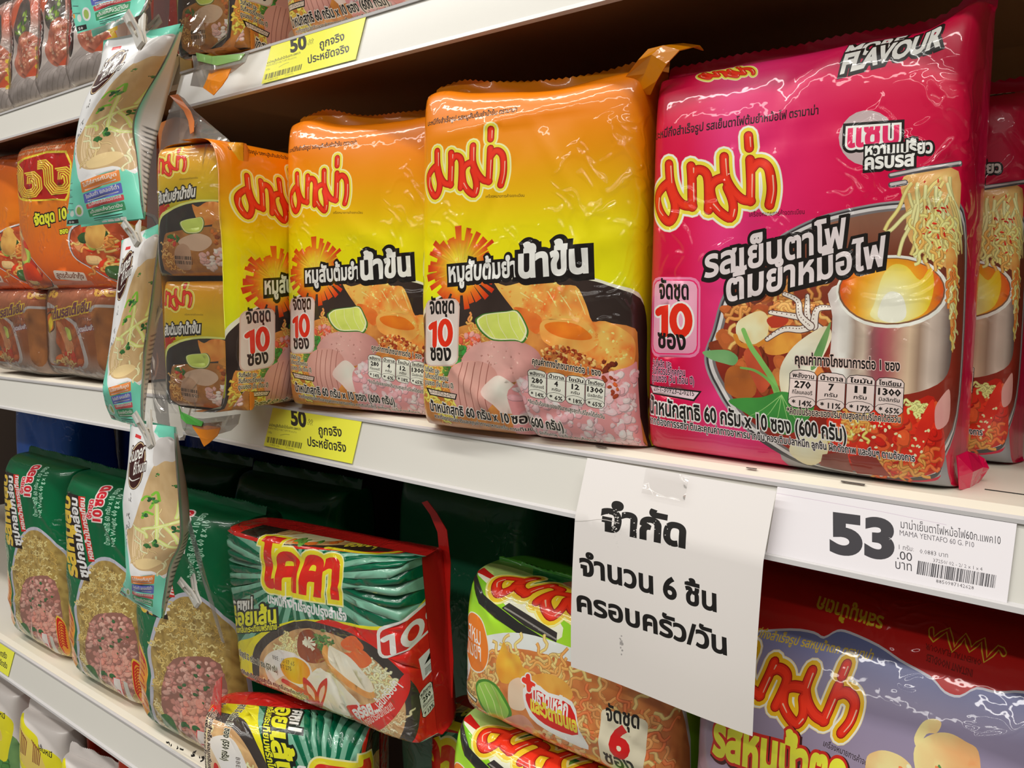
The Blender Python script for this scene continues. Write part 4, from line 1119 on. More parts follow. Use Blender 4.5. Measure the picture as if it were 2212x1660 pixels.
    # banners and lettering
    a.smooth([(1210, 1780), (1400, 1750), (1560, 1660), (1660, 1520), (1690, 1560), (1680, 1680), (1600, 1830), (1450, 1960), (1290, 1980)], C(200, 40, 34), 5)
    a.text('อร่อย...', (1280, 1880), (1480, 1800), 130, WHITE, .05, up=(-.35, -1)); a.text('เส้นกรอบๆ', (1480, 1790), (1640, 1600), 100, WHITE, .02, up=(-.7, -.8))
    a.text('ไม่งอน้ำร้อนก็โดน!!', (1330, 1950), (1590, 1780), 80, C(236, 190, 180), .02, up=(-.5, -1), res=1)
    yo = [(.09, C(236, 206, 50), 0, 0)]
    a.text('โคคา', (560, 790), (1222, 890), 500, C(200, 36, 28), .05, [(.10, C(240, 230, 160), 0, 0), (.075, C(236, 200, 40), 0, 0)])
    a.text('บะหมี่กึ่งสำเร็จรูปปรุงสำเร็จ', (620, 950), (1275, 1080), 110, C(220, 224, 214), .04)
    bo = [(.12, C(24, 34, 28), .03, -.03)]
    a.text('อร่อยซุป', (180, 1062), (480, 1040), 170, WHITE, .04, bo); a.text('อร่อยเส้น', (170, 1182), (690, 1112), 190, C(240, 220, 40), .04, bo)
    a.text('หอมกลิ่นกระเทียมพริกไทย', (260, 1232), (690, 1168), 70, C(240, 220, 40), .03, bo, res=1)
    a.text('น้ำหนักสุทธิ 55 กรัม x 10 ซอง (550 กรัม)', (280, 1400), (660, 1540), 70, C(40, 40, 36), .03, [(.06, C(200, 200, 180), 0, 0)], res=1)
    a.text('บะหมี่กึ่งสำเร็จรูปปรุงสำเร็จ หอมกลิ่นกระเทียมพริกไทย', (285, 1550), (900, 1740), 46, BLACK, .03, [(.08, C(190, 170, 150), 0, 0)], res=1)
    a.text('ภาพเพื่อการโฆษณาเท่านั้น', (420, 1640), (880, 1780), 46, BLACK, .03, [(.08, C(190, 170, 150), 0, 0)], res=1)
    # the ten-pack frame and the mark of quality wrap round the corner
    a.rrect(1505, 1125, 1990, 1390, 60, WHITE, sk=-100); a.rrect(1528, 1150, 1968, 1366, 46, C(196, 36, 30), sk=-92)
    ten(a, (1540, 1352), (1832, 1310), 170, WHITE, 40); a.text('ตัวชุด', (1840, 1205), (1965, 1165), 90, WHITE, .03); a.text('ซอง', (1850, 1300), (1930, 1270), 80, WHITE, .03)
    a.poly([(1760, 1470), (2010, 1420), (2050, 1600), (1780, 1660)], C(226, 224, 220))
    a.poly([(1800, 1550), (1880, 1450), (1990, 1410), (1920, 1520)], BLACK)
    a.stroke([(1880, 1540), (1890, 1490), (1920, 1480), (1900, 1520)], 12, WHITE)
    for k in range(5): a.stroke([(1800, 1585 + 12 * k), (2030, 1540 + 12 * k)], 5, BLACK, k=1, cap=0)
    nutrition(a, [(1740, 1730), (2160, 1620), (1760, 1960)], ('250', '2', '8', '1200'), pc=('* 13%', '* 3%', '* 12%', '* 60%'))
    return a


# ------------------------------------------------------------------ design: lime-green six-pack bag
def art_lime(bag, W, H):
    a = Art(W, H, [(130, 520), (1380, 905), (1350, 1700), (95, 1350)], bag.ext(), 0.0045)
    a.base(grad([(-.02, C(90, 160, 30)), (H * .3, C(130, 196, 40)), (H * .7, C(160, 206, 50)), (H, C(110, 180, 30)), (H + .03, C(30, 110, 40))], mott=.15, ms=25))
    a.metres()
    a.poly([(-.1, H - .012), (.15 * W, H + .002), (.5 * W, H - .002), (1.2 * W, H), (1.2 * W, H + .1), (-.1, H + .1)], mottle(C(80, 130, 50), .5, 60, C(120, 160, 80)))
    a.smooth([(-.02, H + .006), (.02, H + .002), (.05, H + .008), (.052, H + .025), (.01, H + .03)], mottle(C(150, 180, 96), .4, 60, C(170, 190, 120)))
    a.smooth([(.045, H + .002), (.1, H), (.16, H + .004), (.16, H + .014), (.06, H + .012)], mottle(C(90, 140, 60), .4, 60, C(60, 110, 44)))
    a.poly([(.02, H + .06), (.05, H + .018), (.1, H + .014), (.3, H + .008), (.3, H + .06)], C(16, 96, 50))
    a.smooth([(.07, H + .03), (.09, H + .018), (.14, H + .02), (.16, H + .04), (.1, H + .06)], mottle(C(196, 130, 100), .6, 90, C(150, 70, 50)))
    a.zoom()
    a.poly([(120, 500), (150, 440), (290, 520), (330, 560), (250, 560)], C(180, 30, 24))
    a.smooth([(300, 560), (780, 800), (800, 920), (560, 800), (300, 600), (160, 520)], C(226, 230, 190), 3)
    brand_logo(a, aff([(318, 1245), (968, 1322), (848, 852)], [(400, 585), (1010, 850), (990, 560)]), k=.95, glow=C(236, 220, 140), yel=C(236, 180, 40))
    a.poly([(110, 540), (130, 500), (300, 660), (560, 820), (800, 945), (800, 1010), (520, 860), (270, 710)], C(40, 40, 38))
    a.poly([(440, 740), (480, 715), (800, 880), (800, 930), (600, 840)], C(50, 46, 44)); a.stroke([(460, 740), (800, 915)], 8, C(130, 126, 120), k=1)
    a.smooth([(140, 1090), (200, 960), (350, 890), (600, 880), (900, 960), (1200, 1060), (1420, 1200), (1420, 1800), (90, 1500)], C(206, 210, 206))
    a.smooth([(170, 1150), (330, 1010), (560, 960), (900, 1030), (1200, 1130), (1420, 1280), (1420, 1800), (200, 1480)], mottle(C(206, 130, 70), .7, 150, C(160, 80, 40)))
    a.noodles([(400, 980), (560, 960), (900, 1050), (880, 1200), (420, 1080)], 40, 170, 18, [C(226, 180, 110), C(214, 150, 80)], .7)
    a.noodles([(200, 1130), (320, 1080), (420, 1180), (260, 1340), (180, 1240)], 30, 150, 22, [C(230, 176, 110), C(222, 150, 84)], .9)
    a.noodles([(880, 1150), (1300, 1230), (1350, 1640), (900, 1400)], 50, 170, 18, [C(226, 176, 110), C(206, 140, 80), C(226, 110, 60)], .8)
    a.smooth([(420, 1060), (450, 950), (470, 930), (500, 980), (570, 1000), (600, 1060), (640, 1080), (560, 1140), (460, 1150)], mottle(C(230, 170, 60), .7, 110, C(206, 130, 44)), 3)
    a.smooth([(640, 1130), (740, 1090), (860, 1130), (900, 1210), (760, 1260)], mottle(C(222, 160, 70), .7, 110, C(200, 130, 50)))
    a.smooth([(500, 1190), (520, 1140), (580, 1120), (610, 1180), (620, 1260), (590, 1300), (510, 1290)], mottle(C(230, 196, 170), .4, 60, C(206, 160, 130)))
    a.smooth([(250, 1200), (280, 1150), (360, 1140), (440, 1180), (500, 1270), (510, 1340), (440, 1405), (350, 1410), (290, 1330)], C(70, 130, 40))
    a.smooth([(262, 1210), (290, 1165), (360, 1155), (430, 1195), (485, 1275), (492, 1330), (430, 1385), (355, 1390), (305, 1320)], mottle(C(150, 196, 80), .4, 60, C(120, 176, 70)))
    for x in (330, 380, 430): a.stroke([(x - 50, 1170), (x, 1270), (x + 10, 1370)], 5, C(196, 220, 140))
    a.smooth([(400, 1410), (500, 1345), (600, 1330), (660, 1400), (640, 1480), (560, 1530), (460, 1500)], mottle(C(216, 160, 140), .4, 90, C(190, 130, 110)))
    a.bits([(640, 1420), (760, 1400), (930, 1460), (1000, 1640), (700, 1640)], 80, 30, [C(226, 180, 130), C(206, 140, 90), C(230, 196, 156)])
    a.bits([(640, 1440), (720, 1420), (740, 1540), (660, 1560)], 30, 20, [C(170, 60, 30), C(190, 90, 40)])
    a.bits([(590, 1520), (640, 1540), (640, 1620), (600, 1600)], 12, 24, [C(70, 130, 60)])
    a.smooth([(128, 870), (160, 780), (220, 757), (300, 800), (350, 900), (368, 990), (340, 1080), (270, 1108), (190, 1070), (140, 980)], C(236, 220, 196))
    a.smooth([(132, 870), (164, 786), (220, 763), (296, 806), (346, 904), (362, 990), (336, 1074), (270, 1100), (194, 1064), (146, 978)], C(222, 116, 40))
    a.text('รสหมู', (150, 886), (300, 950), 150, C(240, 228, 210), 0, up=(-.05, -1)); a.text('ต้มยำ', (150, 990), (308, 1040), 150, C(240, 228, 210), 0, up=(-.05, -1))
    a.smooth([(600, 1180), (690, 1150), (760, 1190), (900, 1230), (940, 1370), (975, 1480), (800, 1420), (640, 1330)], C(230, 222, 210), 3)
    a.smooth([(616, 1210), (690, 1180), (760, 1210), (890, 1250), (930, 1400), (780, 1380), (660, 1310)], C(196, 34, 30), 3)
    a.strokes([[(632, 1110), (640, 1180)], [(606, 1130), (668, 1158)]], 46, WHITE, 1); a.strokes([[(632, 1110), (640, 1180)], [(606, 1130), (668, 1158)]], 30, C(214, 50, 34), 1)
    a.text('มีธาตุเหล็ก', (660, 1240), (878, 1310), 110, WHITE, .04); a.text('และวิตามินเอ', (648, 1290), (930, 1390), 105, C(236, 196, 60), .05)
    a.rrect(1060, 1250, 1280, 1560, 30, C(222, 206, 180), sk=60, sx=-30)
    a.text('จัดชุด', (1082, 1310), (1240, 1350), 110, BLACK, .03); a.text('6', (1096, 1480), (1198, 1500), 210, C(196, 30, 30), .05); a.text('ซอง', (1058, 1540), (1215, 1575), 110, BLACK, .03)
    a.text('น้ำหนักสุทธิ 60 กรัม x 6 ซอง (360 กรัม)', (104, 1310), (596, 1580), 84, BLACK, .03, [(.07, C(222, 216, 190), 0, 0)])
    for i, t in enumerate(('วันที่ผลิต และ', 'วันที่ควรบริโภคก่อน', 'ดูบนซอง (วัน เดือน ปี)')): a.text(t, (108, 1110 + 40 * i), (175 + 34 * i, 1150 + 50 * i), 34, BLACK, .02, res=1)
    a.poly([(112, 1196), (258, 1270), (240, 1296), (130, 1236)], BLACK); a.poly([(122, 1208), (248, 1272), (238, 1286), (132, 1230)], C(226, 222, 200))
    a.text('คุณค่าทางโภชนาการต่อ 1 ซอง', (880, 1565), (1250, 1660), 54, BLACK, .02, res=1)
    nutrition(a, [(850, 1590), (1240, 1690), (840, 1760)], ('280', '4', '12', '1300'), pc=('* 14%', '* 6%', '* 18%', '* 65%'))
    return a


# ------------------------------------------------------------------ design: lavender bag with the red top
def art_lavender(bag, W, H):
    a = Art(W, H, [(80, 200), (2300, 640), (2240, 2100), (50, 1430)], bag.ext(), 0.005)
    a.zoom()
    LV = C(134, 124, 140)
    a.base(grad([(0, C(150, 128, 140)), (H * .8, C(132, 124, 150)), (H, C(96, 110, 160))], mott=.12, ms=20))
    f = [(-100, 420), (300, 380), (590, 360), (740, 375), (810, 400), (880, 366), (960, 376), (1150, 440), (1300, 510), (1430, 560), (1520, 600), (1600, 660), (1690, 680), (1780, 640), (1900, 660), (2050, 660), (2210, 710), (2500, 760)]
    up = [(2500, -900), (-100, -900)]
    a.poly([tuple(p) for p in catmull(f, False, 3)] + up, C(196, 196, 206))
    a.poly([(x, y - 12) for x, y in catmull(f, False, 3)] + up, C(180, 26, 24))
    a.text('รสหมูน้ำตก', (1140, 290), (700, 180), 110, C(206, 176, 40), .03, up=(.1, 1)); 
    a.strokes([[(1440, 350), (1470, 400), (1540, 350), (1600, 450), (1650, 380), (1700, 450), (1760, 400), (1800, 500), (1860, 440), (1900, 470)]], 34, C(206, 170, 50), 2)
    a.strokes([[(1440, 350), (1470, 400), (1540, 350), (1600, 450), (1650, 380), (1700, 450), (1760, 400), (1800, 500), (1860, 440), (1900, 470)]], 18, C(170, 24, 22), 2)
    a.text('INSTANT NOODLES', (1740, 548), (1450, 470), 50, C(110, 20, 16), .03, up=(.1, 1), res=1)
    a.text('ORIENTAL FLAVOUR', (1780, 500), (1430, 420), 40, C(110, 20, 16), .02, up=(.1, 1), res=1)
    a.text('บะหมี่กึ่งสำเร็จรูป รสหมูน้ำตก ตรามาม่า', (300, 380), (1130, 505), 60, C(196, 170, 60), .02, up=(.2, -1))
    brand_logo(a, aff([(664, 1245), (968, 1322), (848, 852)], [(700, 730), (1050, 880), (985, 530)]), k=1.05, glow=C(232, 226, 200), yel=C(226, 170, 30))
    a.text('เครื่องหมายการค้าจดทะเบียน', (920, 945), (1305, 1070), 44, C(50, 40, 44), .01, up=(.1, -1), res=1)
    ch = mottle(C(236, 200, 140), .7, 90, C(206, 140, 90))
    for p in ([(1460, 880), (1500, 800), (1560, 780), (1610, 800), (1590, 850), (1530, 860), (1490, 930)], [(1190, 1010), (1240, 960), (1320, 955), (1420, 990), (1480, 1060), (1460, 1200), (1240, 1200)],
              [(1470, 930), (1560, 860), (1660, 850), (1760, 890), (1840, 940), (1860, 1100), (1760, 1180), (1600, 1140), (1500, 1060)], [(1420, 1080), (1560, 1060), (1700, 1090), (1760, 1200), (1400, 1220)], [(1730, 1080), (1780, 1010), (1850, 1020), (1900, 1130), (1760, 1180)]):
        a.smooth(p, ch)
    a.smooth([(1620, 1010), (1660, 1060), (1720, 1150), (1640, 1160), (1610, 1090)], C(80, 130, 70))
    a.bits([(1900, 1100), (2000, 1060), (2100, 1150), (1950, 1200)], 16, 40, [C(110, 150, 110), C(150, 180, 150)])
    a.bits([(1300, 1060), (1750, 960), (1800, 1150), (1350, 1200)], 30, 20, [C(216, 120, 70), C(240, 210, 170)])
    a.text('รสหมูน้ำตก', (186, 1046), (1080, 1200), 300, C(240, 220, 60), .05, [(.09, C(60, 24, 24), .05, -.03), (.06, C(186, 40, 30), 0, 0)], up=(0, -1))
    return a


# ------------------------------------------------------------------ design: turquoise sachet on the hanging strip
TEAL = C(112, 200, 176)


def art_sachet(W, H):
    a = Art(W, H, [(150, 110), (490, 110), (490, 1580), (110, 1500)], (0, 0, 0, 0), 0.003)
    a.base(TEAL)
    a.smooth([(170, 120), (360, 100), (400, 190), (440, 210), (500, 220), (500, 1160), (440, 1190), (350, 1180), (240, 1190), (190, 1020), (150, 800), (150, 400)], C(224, 222, 220), 5)
    a.poly([(360, 90), (500, 90), (500, 230), (430, 200), (390, 205), (350, 170)], TEAL)
    a.smooth([(380, 370), (440, 330), (500, 330), (500, 1150), (400, 1150), (290, 1120), (220, 1040), (180, 850), (230, 800), (290, 640), (330, 500)], mottle(C(196, 170, 128), .4, 180, C(176, 144, 100)), 5)
    a.smooth([(370, 240), (430, 200), (490, 215), (490, 340), (440, 340), (380, 370)], C(196, 192, 190))
    for k in range(5): a.stroke([(250 + 18 * k, 800), (236 + 18 * k, 960), (260 + 18 * k, 1080)], 13, C(214, 190, 150))
    a.noodles([(290, 800), (500, 760), (500, 1100), (300, 1100)], 14, 160, 12, [C(226, 206, 160), C(206, 180, 130)], .5)
    a.smooth([(270, 1060), (340, 1040), (420, 1060), (450, 1100), (380, 1130), (290, 1110)], C(214, 190, 140))
    for q in ([(395, 630), (390, 750), (388, 880)], [(520, 730), (420, 770), (310, 800)], [(260, 800), (320, 830), (330, 860)], [(430, 780), (470, 850), (490, 910)], [(400, 880), (450, 930), (500, 950)], [(500, 590), (490, 680), (480, 720)]):
        a.stroke(q, 20, C(196, 214, 120)); a.stroke(q, 9, C(222, 232, 160))
    for q in ([(310, 600), (340, 570), (380, 600), (360, 650)], [(310, 720), (330, 680), (370, 690)], [(370, 560), (400, 540), (410, 600)]): a.stroke(q, 17, C(120, 180, 60))
    for x, y, r in ((372, 600, 26), (355, 910, 40), (490, 800, 30), (330, 700, 20), (400, 430, 12), (485, 510, 14)): a.bits([(x - r, y - r * .7), (x + r, y - r * .7), (x + r * .8, y + r * .7), (x - r * .8, y + r * .6)], 9, r * .5, [C(60, 110, 60), C(84, 140, 70), C(44, 90, 54)])
    a.poly([(208, 195), (256, 205), (258, 225), (206, 216)], C(200, 60, 60))
    a.ell(250, 385, 72, 152, C(40, 24, 22), .12); a.ell(250, 385, 68, 147, C(190, 166, 130), .12); a.ell(250, 385, 62, 140, C(58, 28, 26), .12)
    a.text('Super', (184, 366), (305, 318), 130, WHITE, .01, [(.06, C(58, 28, 26), 0, 0)], shear=.15); a.text('Bihun', (232, 440), (330, 400), 120, WHITE, .01, [(.06, C(58, 28, 26), 0, 0)], shear=.15)
    a.stroke([(192, 462), (230, 475), (290, 450)], 12, WHITE, w1=3)
    rs = np.random.RandomState(4)
    for k in range(24):
        t = rs.rand(); x = 215 - 60 * t + rs.rand() * 26; y = 560 + 400 * t
        a.stroke([(x, y), (x + 6 * rs.randn(), y + 12 + 10 * rs.rand())], 4, C(60, 56, 54), k=1)
    for (x0, y0, x1, y1, c, t) in ((232, 1178, 428, 1252, C(230, 130, 70), 'ไม่ใส่สารกันบูด'), (236, 1262, 428, 1330, C(96, 104, 180), 'ไขมันต่ำ แคลอรีต่ำ'), (240, 1338, 428, 1376, C(196, 80, 84), 'ไม่มีคอเลสเตอรอล'), (242, 1384, 424, 1450, C(64, 140, 96), 'เป็นแหล่งวิตามิน')):
        a.rrect(x0, y0, x1, y1, 6, c, sk=12); a.text(t, (x0 + 10, y0 + (y1 - y0) * .55), (x1 - 12, y0 + (y1 - y0) * .55 + 8), 34, WHITE, .02, res=1)
        if y1 - y0 > 50: a.stroke([(x0 + 20, y1 - 12), (x1 - 20, y1 - 4)], 6, C(226, 220, 214), k=1)
    for k in range(2): a.stroke([(262, 1470 + 24 * k), (400, 1486 + 24 * k)], 7, C(50, 60, 60), k=1)
    a.ell(196, 1370, 24, 50, C(220, 226, 214)); a.ell(196, 1370, 14, 34, C(150, 176, 90)); a.ell(148, 1370, 13, 28, C(200, 220, 206)); a.ell(122, 1340, 6, 18, C(226, 150, 70))
    for k in range(5): a.stroke([(120 + 6 * (k % 2), 1120 + 50 * k), (160, 1140 + 50 * k)], 5, C(80, 120, 116), k=1)
    a.poly([(118, 1420), (180, 1440), (176, 1490), (112, 1470)], C(46, 46, 46)); a.text('50', (126, 1466), (156, 1476), 40, WHITE, .02, res=1)
    for k in range(4): a.rrect(290 + 32 * k, 1520, 318 + 32 * k, 1560, 8, WHITE, sk=2)
    return a


# ------------------------------------------------------------------ design: yellow-headed white sachet below the lower left shelf
def art_bihun(bag, W, H):
    a = Art(W, H, None, bag.ext(), 0.004)
    u = lambda p: [(x * W, y * H) for x, y in p]
    a.base(C(206, 200, 196))
    a.smooth(u([(-.05, -.1), (.3, .2), (.7, .62), (1.05, .5), (1.1, -.2), (-.1, -.2)]), mottle(C(110, 150, 90), .6, 60, C(70, 110, 70)), 5)
    a.smooth(u([(.15, .3), (.3, .52), (.6, .5), (.85, .3), (.8, -.1), (.1, -.1)]), mottle(C(150, 84, 60), .6, 90, C(110, 56, 44)), 5)
    a.bits(u([(.2, .3), (.4, .5), (.8, .3), (.7, 0), (.2, .0)]), 30, .012, [C(176, 120, 90), C(150, 80, 60), C(190, 150, 110)])
    a.bits(u([(.5, .5), (.8, .5), (.9, .3), (.8, .3)]), 16, .012, [C(70, 130, 60), C(100, 160, 80)])
    a.smooth(u([(.03, .98), (.12, 1.0), (.25, .93), (.55, .88), (.62, .8), (.84, .8), (.98, .7), (.9, .5), (.8, .42), (.4, .5), (.1, .58), (.02, .75)]), C(236, 206, 30), 4)
    a.smooth(u([(.08, .92), (.2, .86), (.5, .8), (.7, .7), (.78, .55), (.4, .56), (.12, .64)]), C(230, 190, 90), 4)
    for ox in (.12, .44):
        for k in range(5):
            a.stroke(u([(ox + .04 * k, .88 - .12 * ox - .012 * k), (ox + .05 + .04 * k, .84 - .12 * ox - .01 * k), (ox + .04 + .035 * k, .66 - .05 * ox)]), .0022, C(120, 50, 30), k=1, cap=0)
    a.text('เส้นหมี่', (.6 * W, .78 * H), (.86 * W, .74 * H), .02, BLACK, .02)
    return a


# ------------------------------------------------------------------ paper goods
def art_notice(W, H):
    a = Art(W, H, [(215, 55), (1220, 230), (1095, 1570), (120, 1240)], (0, 0, 0, 0), 0.004)
    a.base(grad([(0, C(208, 203, 198)), (H, C(210, 206, 204))], mott=.02, ms=30))
    a.text('จำกัด', (322, 452), (775, 545), 205, C(30, 28, 27), .045, res=5)
    a.text('จำนวน 6 ชิ้น', (204, 706), (936, 888), 165, C(26, 24, 23), .035, res=5)
    a.text('ครอบครัว/วัน', (178, 912), (984, 1122), 160, C(26, 24, 23), .035, res=5)
    rs = np.random.RandomState(2)
    for k in range(70):  # worn printing
        x, y = 340 + rs.rand() * 420, 0; y = 330 + (x - 340) * .23 + rs.rand() * 150
        if rs.rand() < .5: x = 385 + rs.rand() * 30
        a.ell(x, y, 2 + 3 * rs.rand(), 1.5 + 2 * rs.rand(), C(200, 196, 192), n=6)
    for k in range(12): a.ell(408 + 6 * rs.randn(), 1085 + 22 * rs.randn(), 3 + 3 * rs.rand(), 3 + 6 * rs.rand(), C(150, 146, 144), n=7)
    a.stroke([(130, 405), (220, 412), (330, 400), (420, 420)], 4, C(170, 166, 162))
    return a


def art_yellow_tag(W, H):
    a = Art(W, H, [(1030, 1240), (1750, 1345), (1640, 1710), (885, 1590)], (0, 0, 0, 0), 0.006)
    a.base(C(226, 214, 66))
    a.text('50', (1168, 1388), (1300, 1408), 190, C(40, 40, 40), .045, shear=.1)
    a.text('.00', (1312, 1368), (1360, 1374), 50, C(70, 70, 50), 0, res=1); a.text('บาท', (1308, 1388), (1350, 1394), 40, C(70, 70, 50), 0, res=1)
    a.text('ถูกจริง', (1392, 1468), (1580, 1480), 110, C(44, 44, 40), .025, shear=.15)
    a.text('ประหยัดจริง', (1286, 1570), (1602, 1612), 110, C(44, 44, 40), .025, shear=.15)
    a.text('มาม่าหมูสับต้มยำน้ำข้น60ก.แพค10', (968, 1408), (1244, 1440), 36, C(50, 50, 40), .02, res=1)
    a.text('MAMA MINCE PORK TOMYUM 60G P10', (958, 1434), (1206, 1468), 28, C(110, 104, 50), .0, res=1)
    a.text('1กรัม', (948, 1472), (980, 1476), 28, C(70, 70, 50), 0, res=1); a.stroke([(1055, 1488), (1100, 1478), (1140, 1480)], 3, C(70, 70, 50))
    a.bars(aff([(0, 0), (1, 0), (0, 1)], [(932, 1505), (1246, 1550), (914, 1558)]), 34, 7, C(46, 46, 36))
    a.text('0.0833 บาท', (945, 1585), (1030, 1598), 26, C(90, 86, 50), 0, res=1); a.text('37250/02', (1090, 1606), (1160, 1618), 26, C(90, 86, 50), 0, res=1)
    return a


def art_white_tag(W, H):
    a = Art(W, H, [(165, 345), (2005, 580), (1930, 1275), (62, 858)], (0, 0, 0, 0), 0.006)
    a.base(C(216, 210, 216))
    K = C(62, 60, 64)
    a.text('53', (515, 838), (1003, 890), 430, K, .05, up=(.03, -1), res=7)
    a.text('มาม่าเย็นตาโฟหม้อไฟ60ก.แพค10', (1058, 640), (1868, 760), 96, K, .0)
    a.text('MAMA YENTAFO 60 G. P10', (1048, 700), (1645, 790), 64, C(96, 92, 98), 0)
    a.text('1 กรัม:', (1040, 815), (1156, 832), 56, C(90, 86, 90), 0, res=1); a.text('0.0883 บาท', (1204, 848), (1430, 880), 56, C(90, 86, 90), 0, res=1)
    a.text('.00', (1025, 895), (1142, 915), 100, K, 0); a.text('บาท', (1010, 975), (1138, 998), 110, K, 0)
    a.text('37250/ 02 - 2/ 2 x 1 x 4', (1310, 918), (1716, 992), 44, C(90, 86, 90), 0, res=1)
    a.bars(aff([(0, 0), (1, 0), (0, 1)], [(1190, 908), (1838, 1030), (1176, 1022)]), 52, 3, C(60, 58, 62))
    a.text('8850987142628', (1332, 1095), (1645, 1156), 46, C(80, 76, 80), 0, res=1)
    a.stroke([(150, 395), (900, 510), (1420, 605)], 4, C(190, 176, 190), k=1, cap=0)
    return a


# ------------------------------------------------------------------ shelving
DECK = 1.25 - 0.1005
shelf_floor = MB().box((-4, -3.5, -.02), (2.5, 1.2, 0)).build('floor', M_FLOOR); tag(shelf_floor, kind='structure')
wb = MB().box((-3.2, .40, 0), (1.2, .43, 2.2)).build('wall_back', M_DARK); tag(wb, kind='structure')


def shelf(name_label, x0, x1, zt, tilt=0.0):
    """steel shelf board with its folded lip and the sloping price channel"""
    cx = (x0 + x1) / 2
    r = empty('shelf', (cx, 0, zt), (0, tilt, 0)); tag(r, name_label, 'shelf', 'store shelves')
    h = (x1 - x0) / 2
    deck = MB().box((-h, .004, -.004), (h, .395, 0)).build('deck', M_STEEL, r)
    lip = MB().prism([(-.002, -.004), (.004, .0), (.010, -.001), (.010, -.03), (-.002, -.03)], -h, h).build('lip', M_STEEL, r)
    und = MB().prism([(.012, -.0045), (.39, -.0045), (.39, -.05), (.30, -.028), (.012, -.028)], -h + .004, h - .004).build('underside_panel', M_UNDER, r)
    ch = MB().prism([(-.003, -.004), (-.0045, -.004), (-.0165, -.0405), (-.014, -.0415), (-.003, -.012)], -h, h).build('price_channel', M_CHANNEL, r)
    MB().prism([(-.0035, -.0025), (-.0065, -.0035), (-.0065, -.0055), (-.0035, -.0055)], -h, h).build('channel_rim', M_CLEARLIP, ch)
    MB().prism([(-.0145, -.0385), (-.0190, -.0400), (-.0195, -.0425), (-.0145, -.0430)], -h, h).build('channel_rim', M_CLEARLIP, ch)
    return r


shelf('upper right shelf under the top row of bags', -.775, .45, 1.25 + .2035)
shelf('middle right shelf carrying the yellow and pink bags', -.775, .45, DECK)


# ------------------------------------------------------------------ stock on the shelves
def noodle_bag(label, bag, art, loc, yaw=0, lean=0, roll=0, mat=None, col=None, name='noodle_bag', group=None, cat='noodle bag', seal=True, S=None, bottom=False, sealh=.012, front='front_film', wrap=False):
    loc = (loc[0], loc[1], loc[2] + bag.D * math.sin(math.radians(max(0, -lean))) + bag.W / 2 * abs(math.sin(math.radians(roll))))
    r = empty(name, loc, (math.radians(lean), math.radians(roll), math.radians(yaw))); tag(r, label, cat, group)
    if art is not None: art.build(front, S or bag.fit(art), mat or FILM, r)
    else: bag.sheet(front, mat or FILM, r, col, back=False)
    bag.sheet('back_film', mat or FILM, r, col)
    if wrap: bag.sheet('clear_wrap', CLEAR, r, C(200, 200, 200), back=False, grow=.0016)
    if seal: bag.seal('top_seal', mat or FILM, r, col, h=sealh)
    if bottom: bag.seal('bottom_seal', mat or FILM, r, col, top=False, h=.006)
    return r


def ear(side, zc, up, wid=.016, w0=.085):
    """a corner of the top that stands up"""
    def post(x, y, z):
        t = np.clip((z - zc) / .02, 0, 1)
        return x, y, z + t * up * np.exp(-((x - side * w0) / wid) ** 2)
    return post


ZD = DECK + .0006
# --- middle right shelf
GY = 'yellow ten-pack noodle bags'


def y1_post(x, y, z):
    t = np.clip((z - .215) / .012, 0, 1)
    return x, y, z + t * (-.005 * np.exp(-((x - .02) / .04) ** 2) + .005 * np.exp(-((x + .07) / .02) ** 2))


bag_y = Bag(.166, .228, .062, n=6.5, post=y1_post, seed=3)
bag_y.wr += [(.088, .012, 1.75, .03, .004, -.009), (.05, .03, 2.4, .05, .004, .0015), (.08, .205, .1, .06, .003, .0015), (.13, .12, 1.2, .04, .004, .0012)]
bag_y.random_wrinkles(18, .0016)
AY = art_yellow(bag_y)
noodle_bag('yellow and orange noodle bag with a creased bottom edge, next to the pink bag', bag_y, AY, (-.358, -.016, ZD), yaw=7, lean=-1, col=ORANGE, group=GY)
Y1 = bpy.data.objects['noodle_bag']


def y2_post(x, y, z):
    t = np.clip((z - .215) / .018, 0, 1)
    return x, y, z + t * (.012 * np.exp(-((x + .06) / .025) ** 2) - .004 * np.exp(-((x - .02) / .05) ** 2) + .006 * np.exp(-((x - .08) / .02) ** 2))


bag_y2 = Bag(.156, .226, .06, n=6.5, post=y2_post, seed=9).random_wrinkles(14, .0014)
noodle_bag('yellow and orange noodle bag above the yellow price ticket, between two others of its kind', bag_y2, AY, (-.523, -.010, ZD), yaw=12, lean=-1.5, col=ORANGE, group=GY)


bag_p = Bag(.170, .222, .062, n=7, ear=.05, seed=5, post=ear(1, .206, .014, .014)).random_wrinkles(18, .0013)
AP = art_pink(bag_p)
PK = C(196, 10, 66)
noodle_bag('large magenta hot-pot noodle bag at the front above the white 53 price card', bag_p, AP, (-.188, .003, ZD), lean=-.5, col=PK, group='pink hot-pot noodle bags', S=lambda u, v: bag_p.fit(AP)(u, v - .0085))
bag_p2 = Bag(.172, .205, .07, n=7, ear=.05, seed=15).random_wrinkles(12, .0014)
noodle_bag('magenta hot-pot noodle bag standing behind the front one, only its right edge showing', bag_p2, AP, (-.178, .085, ZD), lean=-.5, col=PK, group='pink hot-pot noodle bags')


